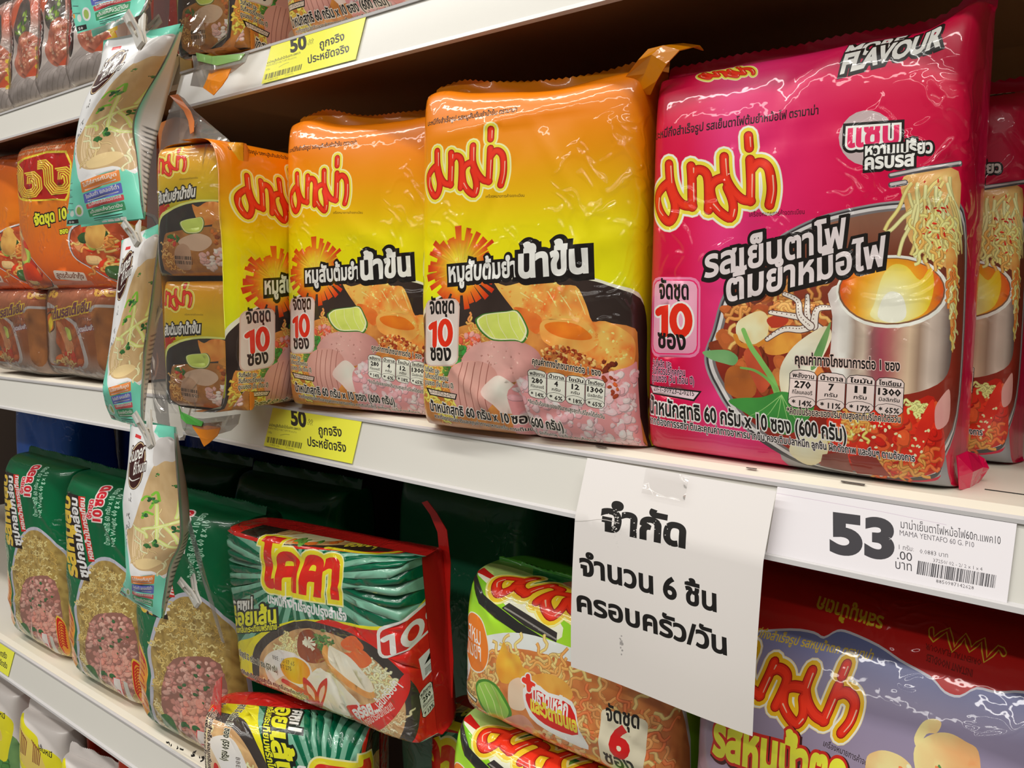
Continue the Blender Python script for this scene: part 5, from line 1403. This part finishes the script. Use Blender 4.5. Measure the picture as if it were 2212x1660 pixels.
def tail(name, pts, mat, col, parent, base):
    """crumpled end of film sticking out of a bag; pts = rows of world points"""
    V = []; F = []
    n = len(pts[0])
    for r in pts: V += [np.array(p) - base for p in r]
    for j in range(len(pts) - 1):
        for i in range(n - 1): F.append([j * n + i, j * n + i + 1, (j + 1) * n + i + 1, (j + 1) * n + i])
    o = mesh_from(name, V, F, mat, parent, np.tile(np.asarray(col), (len(V), 1)), smooth=False)
    s = o.modifiers.new('thick', 'SOLIDIFY'); s.thickness = .0006
    return o


def on_px(rows, Y):
    return [[at(x, y, Y if np.isscalar(Y) else Y[j]) for x, y in r] for j, r in enumerate(rows)]


def add_tail(root, name, rows, Y, mat, col):
    bpy.context.view_layer.update()
    inv = root.matrix_world.inverted()
    pts = [[np.array(inv @ Vector(p)) for p in r] for r in on_px(rows, Y)]
    return tail(name, pts, mat, col, root, np.zeros(3))


add_tail(Y1, 'top_corner', [[(1335, 200), (1372, 205), (1405, 205)], [(1352, 165), (1392, 160), (1418, 175)], [(1378, 130), (1408, 118), (1440, 138)], [(1400, 106), (1432, 98), (1468, 108)], [(1440, 97), (1476, 93), (1508, 98)], [(1500, 100), (1512, 98), (1520, 108)]], [.012, .004, -.002, .0, .012, .02], FILM, ORANGE)
pk1 = bpy.data.objects['noodle_bag.002']
add_tail(pk1, 'bottom_corner', [[(2068, 985), (2072, 1030), (2074, 1058)], [(2090, 975), (2102, 1020), (2094, 1060)], [(2112, 982), (2124, 1010), (2110, 1056)], [(2128, 992), (2137, 1012), (2118, 1040)]], [.02, .03, .045, .05], FILM_CRISP, PK)


# --- bags turned sideways: printed face to the right, clear side towards the aisle
def side_bag(label, corner, yaw, W, H, D, art, rows, tail_rows, peak, low=0.0, only=2):
    """corner = world point of the bottom front edge; rows = bag-height fractions of the sachets inside"""
    ph = math.radians(yaw); ex = np.array([math.cos(ph), math.sin(ph), 0]); ey = np.array([-math.sin(ph), math.cos(ph), 0])
    o = np.array(corner) + ex * W / 2
    r = empty('noodle_bag', o, (0, 0, ph)); tag(r, label, 'noodle bag', GY)
    b = Bag(W, H, D, n=9, m=7, ear=.03, bulge=.002, seed=21)
    b.random_wrinkles(10, .0014)
    b2 = Bag(W, H, D, n=9, m=7, ear=.03, bulge=.002, seed=22)
    x0, x1, y0, y1 = art.rect
    kv = b.Lv[-1] / (y1 - y0)
    art.build('front_film', lambda u, v: b.S(np.where(u < 0, np.maximum(u, -.002), u * (W + b.eu) / x1), (v - y0) * kv - b.ev), FILM, r)
    b2.sheet('back_film', FILM, r, C(196, 160, 30), ur=(.012, W + b2.eu))
    # sachets stacked inside, facing the clear side
    for j in range(2):
        h = H / 2 - .004
        g = MINI.get(round(h, 3))
        e = empty('sachet', (-W / 2 + .004, D / 2, .002 + j * (h + .004)), (math.radians(-2), 0, math.radians(-90))); e.parent = r
        mb = Bag(D * .95, h, .028, n=4, m=8, ear=.02, bulge=.003, seed=30 + j, lump=.001).random_wrinkles(8, .001, ln=.03)
        if (round(D, 3), round(h, 3)) not in MINI: MINI[(round(D, 3), round(h, 3))] = art_mini(mb, D * .95, h)
        MINI[(round(D, 3), round(h, 3))].build('front_film', mb.S, FILM, e)
        mb.sheet('back_film', FILM, e, C(200, 120, 40), n=20)
    # clear window with its gusset
    V = []; F = []; nu, nv = 16, 30
    for i in range(nv):
        t = i / (nv - 1)
        for k in range(nu):
            q = k / (nu - 1)
            bow = .0045 * math.sin(math.pi * q) + .001 * math.sin(9 * q + 7 * t)
            V.append((-W / 2 - .003 - bow, .004 + q * (D - .006), -.002 + t * (H - .004)))
    for i in range(nv - 1):
        for k in range(nu - 1): F.append([i * nu + k, (i + 1) * nu + k, (i + 1) * nu + k + 1, i * nu + k + 1])
    mesh_from('clear_side', V, F, CLEAR, r, smooth=True)
    if peak is not None: peak(r)
    for nm, rw, Y, m, c in tail_rows: add_tail(r, nm, rw, Y, m, c)
    return r


MINI = {}


def peak3(r):
    add_tail(r, 'clear_gusset', [[(345, 400), (395, 402), (450, 400), (502, 395)], [(343, 345), (385, 335), (440, 325), (500, 312)], [(350, 285), (388, 262), (430, 285), (492, 300)], [(368, 235), (388, 222), (420, 250), (480, 290)], [(376, 212), (386, 205), (396, 212), (420, 240)]], [-.045, -.04, -.035, -.03, -.03], CLEAR_HAZE, C(200, 190, 180))
    add_tail(r, 'end_seal', [[(368, 207), (385, 204)], [(376, 216), (398, 222)], [(398, 240), (412, 240)], [(408, 262), (420, 262)], [(412, 290), (419, 285)]], [-.031, -.032, -.034, -.036, -.038], FILM, C(236, 120, 60))
    add_tail(r, 'inner_fold', [[(343, 268), (380, 252), (416, 262)], [(343, 290), (385, 285), (420, 290)], [(346, 338), (400, 332), (440, 322), ][:3]], [-.028, -.03, -.035], FILM, C(222, 130, 60))


side_bag('yellow noodle bag turned sideways, two small sachets showing through its clear end', tuple(at(507, 905, -.075)[:2]) + (ZD,), 102, .168, .213, .092, AY, 2,
         [('bottom_tail', [[(412, 905), (440, 915), (480, 912)], [(418, 925), (448, 930), (476, 928)], [(432, 945), (448, 950), (470, 942)], [(438, 958), (442, 965), (452, 958)]], [-.05, -.052, -.054, -.054], FILM, C(240, 126, 20)),
          ('bottom_film', [[(390, 900), (440, 905), (520, 895)], [(395, 925), (450, 928), (515, 916)], [(405, 940), (450, 945), (500, 930)]], [-.05, -.052, -.05], CLEAR_HAZE, C(200, 190, 180)),
          ('green_fold', [[(384, 868), (392, 890), (440, 912)], [(392, 905), (404, 916), (436, 922)]], [-.051, -.053], FILM, C(70, 150, 60))], peak3)

bag_b = Bag(.17, .225, .08, seed=41).random_wrinkles(8, .0014)
for X, Y, yw, t in ((-.60, .165, 8, 'yellow noodle bag deep on the shelf behind the sideways bag'), (-.40, .15, 3, 'yellow noodle bag in the second row behind the creased one')):
    noodle_bag(t, bag_b, AY, (X, Y, ZD), yaw=yw, col=ORANGE, group=GY)

# --- upper right shelf
ZU = 1.25 + .2035 + .0006
bag_u = Bag(.172, .235, .08, seed=51).random_wrinkles(12, .0014)
noodle_bag('yellow noodle bag on the upper shelf over the yellow ticket, cut by the top edge', bag_u, AY, (-.536, -.004, ZU), yaw=1, col=ORANGE, group=GY)
side_bag('sideways yellow noodle bag on the upper shelf, its clear end facing the aisle', tuple(at(512, 110, -.014)[:2]) + (ZU,), 103, .172, .235, .084, AY, 2,
         [('bottom_tail', [[(455, 150), (486, 150), (500, 148)], [(448, 172), (478, 178), (492, 168)], [(440, 190), (462, 206), (480, 186)]], [-.034, -.036, -.036], FILM, C(240, 126, 20)),
          ('bottom_film', [[(416, 120), (460, 124), (540, 112)], [(420, 150), (460, 152), (530, 135)], [(412, 185), (450, 190), (510, 150)]], [-.034, -.036, -.03], CLEAR_HAZE, C(200, 190, 180)),
          ('green_fold', [[(424, 114), (460, 122), (530, 116)], [(428, 132), (470, 142), (520, 130)]], [-.035, -.036], FILM, C(120, 160, 90))], None)
noodle_bag('yellow noodle bag at the right on the upper shelf, above the frame', bag_u, AY, (-.35, .0, ZU), yaw=0, col=ORANGE, group=GY)

# --- lower right shelf
ZB = 1.25 - .64
shelf('lowest right shelf under the stacked bags', -.775, .45, ZB)
KR = C(180, 30, 26)
bag_k = Bag(.250, .150, .060, n=12, m=13, ear=.05, bulge=.004, seed=61)
bag_k.wr += [(.13, .135, .2, .08, .007, -.004), (.11, .10, 1.5, .05, .004, -.003), (.2, .13, .4, .05, .003, .002)]
bag_k.random_wrinkles(20, .0018, ln=.05)
AK = art_koda(bag_k, .252, .150)
GK = 'green rayed ten-pack noodle bags'


def stack_z(z): return 1.25 + z


kr = noodle_bag('green rayed noodle bag with red lettering lying on top of its stack', bag_k, AK, (-.603, .0, stack_z(-.3835)), yaw=0, lean=2, roll=-4, col=KR, group=GK, mat=FILM_CRISP, seal=False)
add_tail(kr, 'side_seal', [[(912, 1086), (924, 1082)], [(930, 1112), (944, 1108)], [(946, 1150), (966, 1146)], [(952, 1220), (974, 1216)], [(956, 1300), (972, 1308)], [(964, 1420), (980, 1428)], [(966, 1500), (978, 1508)]], [.058, .057, .055, .052, .052, .05, .05], FILM_CRISP, C(200, 34, 30))
bag_k2 = Bag(.158, .250, .08, n=7, m=8, ear=.05, bulge=.005, seed=62).random_wrinkles(16, .0018)
k2 = noodle_bag('green rayed noodle bag set on end, its lettering running downwards, under the first', bag_k2, AK, (-.615, -.03, ZB + .0006), yaw=32, lean=-1, col=KR, group=GK, mat=FILM_CRISP, seal=False, S=lambda u, v: bag_k2.S(v * 1.05, .255 - (u - .04) * 1.01))
add_tail(k2, 'end_seal', [[(480, 1462), (478, 1540), (470, 1660)], [(466, 1475), (462, 1560), (455, 1670)], [(452, 1540), (448, 1575), (456, 1640)]], [-.045, -.04, -.035], FILM_CRISP, C(206, 26, 24))
bag_k3 = Bag(.100, .250, .07, n=7, m=8, ear=.02, seed=63).random_wrinkles(8, .0016)
noodle_bag('red-sided green noodle bag under the right end of the topmost rayed bag', bag_k3, AK, (-.490, .078, ZB + .0006), yaw=2, lean=0, col=KR, group=GK, mat=FILM_CRISP, seal=False, S=lambda u, v: bag_k3.S(.10 - (.25 - u) * .9, v * 1.6))

GL = 'lime-green six-pack noodle bags'
bag_l = Bag(.180, .108, .10, n=7, m=6, ear=.03, bulge=.004, seed=71).random_wrinkles(16, .0016)
AL = art_lime(bag_l, .180, .108)
LG = C(60, 130, 40)
zl = -.64
for j, (h, t) in enumerate(((.196, None), (.117, 'lime-green noodle bag below the topmost one, cut by the lower picture edge'), (.117, 'topmost lime-green noodle bag, its right half behind the paper notice'))):
    if t: noodle_bag(t, bag_l, AL, (-.345 + (.002 if j == 2 else -.004), .004 if j == 2 else -.006, stack_z(zl)), yaw=0, lean=-3, col=LG, group=GL, sealh=.003)
    else:
        bl0 = Bag(.180, .194, .10, ear=.03, seed=72)
        noodle_bag('lime-green noodle bag at the bottom of its stack, below the picture', bl0, AL, (-.345, 0, stack_z(zl)), col=LG, group=GL, seal=False)
    zl += h

LVB = C(150, 40, 40)


def lav_post(x, y, z):
    t = np.clip((z - .36) / .1, 0, 1)
    return x, y + t * t * .03, z


bag_v = Bag(.212, .462, .11, n=6, m=7, ear=.03, bulge=.008, seed=81, post=lav_post).random_wrinkles(20, .002, zone=(0, .21, .3, .46))
AV = art_lavender(bag_v, .184, .128)
noodle_bag('lavender noodle bag with a dark red top and yellow lettering, right of the notice', bag_v, AV, (-.134, .0, ZB + .0006), lean=-1, col=LVB, cat='noodle bag', S=lambda u, v: bag_v.S(u + .006, v + .317), seal=True)
bag_v2 = Bag(.205, .455, .11, seed=82)
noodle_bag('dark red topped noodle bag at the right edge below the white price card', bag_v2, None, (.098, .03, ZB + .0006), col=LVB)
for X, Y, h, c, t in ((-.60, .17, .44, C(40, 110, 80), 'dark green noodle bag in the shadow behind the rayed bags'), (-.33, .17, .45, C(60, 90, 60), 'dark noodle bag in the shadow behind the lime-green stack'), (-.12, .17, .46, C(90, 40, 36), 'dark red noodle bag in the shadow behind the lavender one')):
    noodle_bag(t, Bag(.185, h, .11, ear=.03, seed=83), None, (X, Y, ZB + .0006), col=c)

# --- left bay shelves
shelf('upper left shelf carrying the grey and orange sachets', -2.3, -.782, 1.25 + .2215)
shelf('middle left shelf under the orange bags', -2.3, -.782, 1.25 - .1255, tilt=-.024)
shelf('lower left shelf carrying the tall green bags', -2.3, -.782, 1.25 - .5175, tilt=-.024)
shelf('lowest left shelf, mostly below the picture', -2.3, -.782, 1.25 - .90)


def zt(X, z0, tl=.024): return 1.25 + z0 + (X + 1.541) * tl + .0036


bag_o = Bag(.245, .180, .11, n=6, m=7, ear=.04, bulge=.005, seed=91).random_wrinkles(18, .002)
AO = art_orange(bag_o, .245, .180)
OR2 = C(206, 90, 36)
GO = 'orange ten-pack noodle bags'
bag_br = Bag(.178, .108, .10, n=6, m=7, ear=.02, bulge=.003, seed=95).random_wrinkles(20, .0018, ln=.04)
AB = art_brown(bag_br, .178, .110)
GB = 'brown hot-pot multipacks'
for X, Y, t in ((-1.052, -.002, 'brown hot-pot noodle multipack in clear film beneath the orange bag with the red badge'), (-1.238, -.004, 'brown hot-pot noodle multipack in clear film at the left edge'), (-.868, .10, 'brown noodle multipack in shadow behind the hanging strip')):
    noodle_bag(t, bag_br, AB, (X, Y, zt(X, -.1255) + .0018), col=C(150, 90, 50), group=GB, mat=FILM_CRISP, wrap=True, sealh=.001)
for X, Y, t in ((-1.062, -.006, 'orange noodle bag with a dark red badge lying on the brown multipack'), (-1.318, -.004, 'orange noodle bag at the left edge, picture of a bowl on its side')):
    noodle_bag(t, bag_o, AO, (X, Y, zt(X, -.1255) + .1145 - (.009 if X > -1.1 else .004)), yaw=4, col=OR2, group=GO, mat=FILM_CRISP)
bag_gy = Bag(.083, .135, .040, n=4, m=6, ear=.03, bulge=.004, seed=101).random_wrinkles(14, .0022, ln=.04)
AG = art_grey(bag_gy, .088, .135)
GG = 'grey and orange sachets on the upper left shelf'
lab = ['grey and orange noodle sachet beside the hanging turquoise sachets', 'grey and orange noodle sachet with the clearest black oval', 'grey and orange noodle sachet third from the hanging sachets', 'grey and orange noodle sachet cut by the left edge of the picture']
for k, X in enumerate((-.984, -1.074, -1.164, -1.254)):
    noodle_bag(lab[k], bag_gy, AG, (X, .0, 1.25 + .2221), yaw=10 - 4 * k, lean=-4, roll=(-1, 1, -1, 1)[k], col=C(196, 180, 172), group=GG, mat=FILM_CRISP, wrap=True, name='noodle_sachet', cat='noodle sachet')
bag_dk = Bag(.30, .09, .10, n=6, m=6, seed=111).random_wrinkles(10, .002)
noodle_bag('dark grey noodle pack lying on top of the grey sachets at the upper left', bag_dk, None, (-1.24, .035, 1.25 + .2221 + .139), yaw=3, col=C(66, 60, 58), mat=FILM_CRISP)
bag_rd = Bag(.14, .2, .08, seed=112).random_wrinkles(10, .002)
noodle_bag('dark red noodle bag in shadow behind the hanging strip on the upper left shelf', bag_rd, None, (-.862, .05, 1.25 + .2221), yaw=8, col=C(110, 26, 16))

bag_g = Bag(.182, .262, .09, n=5, m=6, ear=.05, bulge=.005, seed=121).random_wrinkles(22, .002)
AGn = art_green(bag_g, .182, .275)
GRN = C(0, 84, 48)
GGr = 'tall green noodle bags on the lower left shelf'
for X, Y, yw, t in ((-.841, -.005, 4, 'tall green noodle bag right of the hanging turquoise sachets'), (-1.040, .0, 3, 'tall green noodle bag left of the hanging turquoise sachets'), (-1.262, .005, 2, 'tall green noodle bag at the left edge over the lower shelf')):
    noodle_bag(t, bag_g, AGn, (X, Y, zt(X, -.5175)), yaw=yw, lean=-1.5, col=GRN, group=GGr, bottom=False, sealh=.009)
for X, Y, t in ((-.85, .125, 'dark green noodle bag in the second row behind the right-hand tall green bag'), (-1.08, .13, 'dark green noodle bag in the second row behind the middle tall green bag')):
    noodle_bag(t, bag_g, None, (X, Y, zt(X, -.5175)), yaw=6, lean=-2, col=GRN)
bag_bl = Bag(.19, .325, .09, ear=.08, seed=131).random_wrinkles(22, .003)
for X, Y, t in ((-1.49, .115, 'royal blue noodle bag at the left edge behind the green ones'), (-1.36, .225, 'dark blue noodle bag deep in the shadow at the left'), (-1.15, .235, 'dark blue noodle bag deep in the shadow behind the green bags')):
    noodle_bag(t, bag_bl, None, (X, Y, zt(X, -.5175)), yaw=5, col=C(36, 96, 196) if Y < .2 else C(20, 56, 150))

bag_bh = Bag(.115, .285, .05, n=4, m=7, ear=.03, bulge=.006, seed=141).random_wrinkles(12, .002)
ABh = art_bihun(bag_bh, .115, .285)
ZL = 1.25 - .90 + .0006
GW = 'white rice-noodle bags with a yellow head'
bag_bs = Bag(.105, .262, .045, n=4, m=7, ear=.03, bulge=.006, seed=142).random_wrinkles(12, .002)
for bb, X, Y, yw, t in ((bag_bh, -1.252, -.002, 8, 'white bag with a yellow maze emblem under the lower left shelf'), (bag_bs, -1.128, .004, 10, 'shorter white bag with a yellow head further right under the lower left shelf'), (bag_bh, -1.42, .0, 4, 'white bag with a yellow head at the left edge below the ticket')):
    noodle_bag(t, bb, ABh, (X, Y, ZL), yaw=yw, col=C(206, 200, 196), group=GW, name='rice_noodle_bag', cat='rice noodle bag', sealh=.014, mat=FILM_SOFT,
               S=lambda u, v, b=bb: b.fit(ABh)(u, np.where(v > .285, v, np.where(v < 0, v, .285 - (.285 - v) * (.45 + .55 * (1 - v / .285) ** 2)))))
bag_ro = Bag(.15, .30, .06, seed=151).random_wrinkles(10, .002)
for X, Y, t in ((-1.345, .08, 'orange-red noodle bag behind the white bags at the lower left'), (-.990, .024, 'orange-red noodle bag under the lower left shelf, right of the white bags')):
    noodle_bag(t, bag_ro, None, (X, Y, ZL), yaw=4, col=C(206, 60, 24))


# ------------------------------------------------------------------ price tickets and the notice
def on_channel(x0, zdeck, W, H, tilt=0.0, s0=.0015, lift=.0012):
    """surface along the sloping price channel: v = H at its upper edge"""
    e = np.array([-.0120, -.0365]); L = np.hypot(*e); e = e / L; nrm = np.array([-.95, .31])

    def S(u, v):
        d = s0 + (H - v)
        y = -.0045 + e[0] * d + nrm[0] * lift; z = -.004 + e[1] * d + nrm[1] * lift
        return np.stack([u, y, z], -1)
    return S


def ticket(label, art, W, H, x0, zdeck, rot=0.0, s0=.0015, name='price_ticket', mat=None):
    o = art.build(name, on_channel(x0, zdeck, W, H, s0=s0), mat or CARD)
    o.location = (x0, 0, zdeck); o.rotation_euler = (0, rot, 0)
    return tag(o, label, 'price ticket')


AT = art_yellow_tag(.120, .0345)
ticket('yellow price ticket reading 50 under the middle shelf yellow bags', AT, .120, .0345, at(583, 920, -.01)[0], DECK)
ticket('yellow price ticket reading 50 on the upper shelf edge', AT, .120, .0345, at(579, 147, -.01)[0], 1.25 + .2035)
xl = at(27, 1437, -.01)[0] - .12
ticket('yellow price ticket at the left edge on the lower left shelf', AT, .120, .0345, xl, zt(xl, -.5175) - .0036, rot=-.024)
ticket('large white price card reading 53 below the pink bag', art_white_tag(.112, .0355), .112, .0355, at(1671, 1118, -.01)[0], DECK, s0=.0022)

NW, NH = .121, .133
AN = art_notice(NW, NH)


def notice_S(u, v):
    d = NH - v
    k = .037
    sl = np.array([-.0120, -.0365]) / np.hypot(.0120, .0365)
    t = np.clip(d / k, 0, 1); r = np.maximum(d - k, 0)
    y = -.0062 + sl[0] * t * k - .0075 - .0035 * np.sin(np.clip(r / .05, 0, 1.57)) + .012 * (r / .145) ** 2 * .3
    z = -.0045 + sl[1] * t * k - r
    y = y + .0012 * np.sin(u / NW * 3.1) + .0016 * np.clip(r / .1, 0, 1) * np.sin(u / NW * 5 + 1)
    return np.stack([u, y, z], -1)


no = AN.build('paper_notice', notice_S, PAPER)
no.location = (at(1272, 1040, -.012)[0], 0, DECK); no.rotation_euler = (0, math.radians(1.0), 0)
tag(no, 'white paper notice with three lines of black lettering hanging from the shelf edge', 'notice')
tp = mesh_from('clear_tape', [(.043 + .028 * i, -.0157 - .0013 * 0 - .012 * j * .33 * 1.0, -.004 - .014 * j) for j in range(2) for i in range(2)], [[0, 1, 3, 2]], CLEAR, no)

# ------------------------------------------------------------------ turquoise sachets on a clear hanging strip
SW, SH = .095, .150
ASa = art_sachet(SW, SH)


def edge_curve(pts, Ys):
    P = np.array([at(x, y, Y) for (x, y), Y in zip(pts, Ys)])
    d = np.r_[0, np.cumsum(np.linalg.norm(np.diff(P, axis=0), axis=1))]; d /= d[-1]
    C2 = catmull(P, False, 8); dd = np.interp(np.linspace(0, 1, len(C2)), np.linspace(0, 1, len(d)), d)
    return lambda t: np.stack([np.interp(t, dd, C2[:, k]) for k in range(3)], -1)


def sachet(label, L, R, B, YL, YR, YB, bulge=.008, extra=()):
    """L, R = outline of the printed face from top to bottom, B = outline of the back panel beyond the right edge"""
    fl, fr, fb = edge_curve(L, YL), edge_curve(R, YR), edge_curve(B, YB)
    base = fl(np.array([1.0]))[0]

    def S(u, v):
        t = 1 - v / SH; q = u / SW
        a, b = fl(t), fr(t)
        X = a * (1 - q[:, None]) + b * q[:, None]
        w = bulge * np.clip(4 * q * (1 - q), 0, 1) ** .8 * np.clip(np.sin(np.pi * np.clip(t, 0, 1)) * 1.6, 0, 1)
        w = w + .0012 * (vnoise(u * 110, v * 70) - .5)
        X[:, 1] -= w; X[:, 0] += w * .4
        return X - base
    r = empty('rice_noodle_sachet', base); tag(r, label, 'rice noodle sachet', 'turquoise sachets on the hanging strip')
    ASa.build('front_film', S, FILM_SOFT, r)
    V = []; F = []; cols = []; n, m = 130, 10
    for i in range(n):
        t = np.array([i / (n - 1)]); a, b, c = fr(t)[0], fb(t)[0], fl(t)[0]
        for k in range(m):
            q = k / (m - 1)
            if q < .5: X = a * (1 - 2 * q) + b * 2 * q
            else: X = b * (2 - 2 * q) + (c + np.array([0, .012, 0])) * (2 * q - 1)
            V.append(X - base + np.array([0, .0015 + .004 * math.sin(math.pi * q) * math.sin(math.pi * t[0]), 0]))
            tt = t[0]
            bar = .55 < tt < .93 and .12 < q < .45 and i % 3 == 0
            cols.append(C(70, 66, 64) if bar else (TEAL if q < .1 or tt > .95 or tt < .06 else C(206, 200, 196)))
    for i in range(n - 1):
        for k in range(m - 1): F.append([i * m + k, i * m + k + 1, (i + 1) * m + k + 1, (i + 1) * m + k])
    mesh_from('back_film', V, F, FILM_SOFT, r, cols, smooth=True)
    return r


sachet('topmost turquoise sachet, only its lower end with a black 50 label showing',
       [(150, -330), (148, -220), (150, -100), (153, 0), (167, 73)], [(345, -340), (340, -220), (330, -100), (316, 0), (298, 33)], [(350, -340), (352, -220), (340, -100), (322, 0), (302, 30)],
       [-.07, -.08, -.085, -.085, -.085], [-.06, -.065, -.07, -.075, -.08], [-.05, -.05, -.055, -.06, -.07])
sachet('large twisted turquoise sachet hanging second from the top',
       [(223, 87), (212, 156), (176, 240), (157, 359), (143, 489)], [(391, 51), (352, 135), (290, 250), (294, 345), (309, 472)], [(393, 53), (372, 130), (345, 250), (318, 350), (310, 474)],
       [-.075, -.08, -.09, -.09, -.085], [-.06, -.06, -.062, -.066, -.07], [-.06, -.054, -.05, -.056, -.069], .012)
sachet('narrow turquoise sachet hanging third, turned edge-on with a curled lower end',
       [(262, 520), (255, 593), (241, 723), (228, 806), (222, 850), (240, 905)], [(348, 482), (338, 543), (322, 668), (309, 765), (304, 848), (306, 925)], [(350, 484), (346, 545), (336, 668), (320, 765), (310, 850), (307, 927)],
       [-.07, -.075, -.08, -.08, -.085, -.07], [-.06, -.06, -.062, -.066, -.07, -.07], [-.055, -.045, -.04, -.05, -.06, -.068])
sachet('lowest turquoise sachet with a round brown badge, hanging before the green bags',
       [(281, 913), (275, 1013), (265, 1082), (269, 1157), (272, 1240), (258, 1282)], [(376, 922), (378, 985), (385, 1088), (387, 1171), (362, 1229), (347, 1338)], [(378, 924), (384, 985), (398, 1088), (395, 1171), (372, 1240), (350, 1338)],
       [-.07, -.075, -.08, -.08, -.085, -.08], [-.06, -.06, -.062, -.066, -.07, -.075], [-.055, -.045, -.04, -.05, -.06, -.07], .010)

# the strip itself: a ribbon of clear plastic that twists, with spring clips
st = empty('clip_strip', at(345, 480, -.045)); tag(st, 'clear plastic hanging strip with white spring clips holding turquoise sachets', 'clip strip')
bpy.context.view_layer.update()
sl = [(332, -340), (332, 0), (322, 200), (318, 400), (318, 560), (322, 700), (330, 860), (352, 960), (392, 1090), (430, 1230), (478, 1386)]
sr = [(368, -340), (367, 0), (352, 140), (338, 330), (348, 560), (354, 700), (362, 860), (372, 950), (400, 1080), (440, 1225), (486, 1390)]
ys = [-.024] * 7 + [-.026, -.028, -.03, -.03]
fl, fr = edge_curve(sl, ys), edge_curve(sr, ys)
V = []; F = []
for i in range(60):
    t = np.array([i / 59]); a, b = fl(t)[0], fr(t)[0]
    V += [a - np.array(st.location), (a + b) / 2 + np.array([0, -.001, 0]) - np.array(st.location), b - np.array(st.location)]
for i in range(59):
    for k in range(2): F.append([3 * i + k, 3 * i + k + 1, 3 * i + k + 4, 3 * i + k + 3])
mesh_from('ribbon', V, F, CLEAR_HAZE, st, smooth=True)


def clip(p, q, Y, s=1.0):
    """spring clip: two jaws, finger pads and a coil; p = jaw tip pixel, q = pad pixel"""
    a, b = at(*p, Y), at(*q, Y)
    d = b - a; L = np.linalg.norm(d); d /= L
    c = empty('clip', a - np.array(st.location)); c.parent = st
    z = Vector(d); x = z.cross(Vector((0, 1, 0))).normalized(); y = z.cross(x)
    c.rotation_euler = Matrix([[x[i], y[i], z[i]] for i in range(3)]).to_euler()
    w = .0042 * s
    for sg in (-1, 1):
        m = MB()
        m.prism([(sg * .0006, 0), (sg * .0022, .002), (sg * .0030, L * .45), (sg * .0075, L), (sg * .0060, L + .0012), (sg * .0014, L * .5), (sg * .0006, L * .3)], -w, -w * .35)
        m.prism([(sg * .0006, 0), (sg * .0022, .002), (sg * .0030, L * .45), (sg * .0075, L), (sg * .0060, L + .0012), (sg * .0014, L * .5), (sg * .0006, L * .3)], w * .35, w)
        m.prism([(sg * .0006, 0), (sg * .0022, .002), (sg * .0026, L * .25), (sg * .0010, L * .25)], -w * .36, w * .36)
        m.prism([(sg * .0056, L * .72), (sg * .0072, L * .72), (sg * .0075, L), (sg * .0060, L + .0012)], -w * .36, w * .36)
        m.build('jaw', M_CLIP, c)
    m = MB(); n = 14
    for k in range(n):
        a0, a1 = 2 * math.pi * k / n, 2 * math.pi * (k + 1) / n
        m.prism([(.0030 * math.cos(a0), L * .46 + .0030 * math.sin(a0)), (.0030 * math.cos(a1), L * .46 + .0030 * math.sin(a1)), (.0022 * math.cos(a1), L * .46 + .0022 * math.sin(a1)), (.0022 * math.cos(a0), L * .46 + .0022 * math.sin(a0))], -w * .3, w * .3)
    m.build('coil', M_STEEL, c)


clip((308, 102), (290, 34), -.088, 1.25)
clip((300, 530), (283, 482), -.084)
clip((329, 968), (306, 892), -.086)
clip((300, 92), (330, 36), -.05)
clip((318, 738), (330, 665), -.05)
clip((430, 1310), (402, 1250), -.05)


# torn tape and grime left at the joint of the lower left shelf, scuffs on the decks
lo = [o for o in COL.objects if o.get('label', '').startswith('lower left shelf')][0]
bpy.context.view_layer.update()
iv = lo.matrix_world.inverted()
rs = np.random.RandomState(8); V = []; F = []
for k in range(16):
    t = rs.rand() ** .6
    x, y = 352 + 92 * t, 1598 + 46 * t
    a = rs.rand() * 6.28; L = 6 + 12 * rs.rand() * t; w = 1 + 1.6 * rs.rand()
    P = [(x, y), (x + L * .5 * math.cos(a) + rs.randn() * 2, y + L * .35 * math.sin(a)), (x + L * math.cos(a + .5), y + L * .7 * math.sin(a + .5))]
    b = len(V)
    for (u, v) in P:
        for dv in (-w, w): V.append(np.array(iv @ Vector(at(u, v + dv, -.0072 - .002 * rs.rand()))))
    F += [[b, b + 1, b + 3, b + 2], [b + 2, b + 3, b + 5, b + 4]]
mesh_from('tape_residue', V, F, M_DIRT, lo)
mid = [o for o in COL.objects if o.get('label', '').startswith('middle right shelf')][0]
m = MB()
for x, y, w in ((-.078, .03, .012), (-.30, .001, .004), (-.2, .0015, .003), (-.145, .002, .006)):
    m.box((x - mid.location.x - w, y, .0001), (x - mid.location.x + w, y + .0012, .0003))
m.build('scuff_marks', M_DIRT, mid)
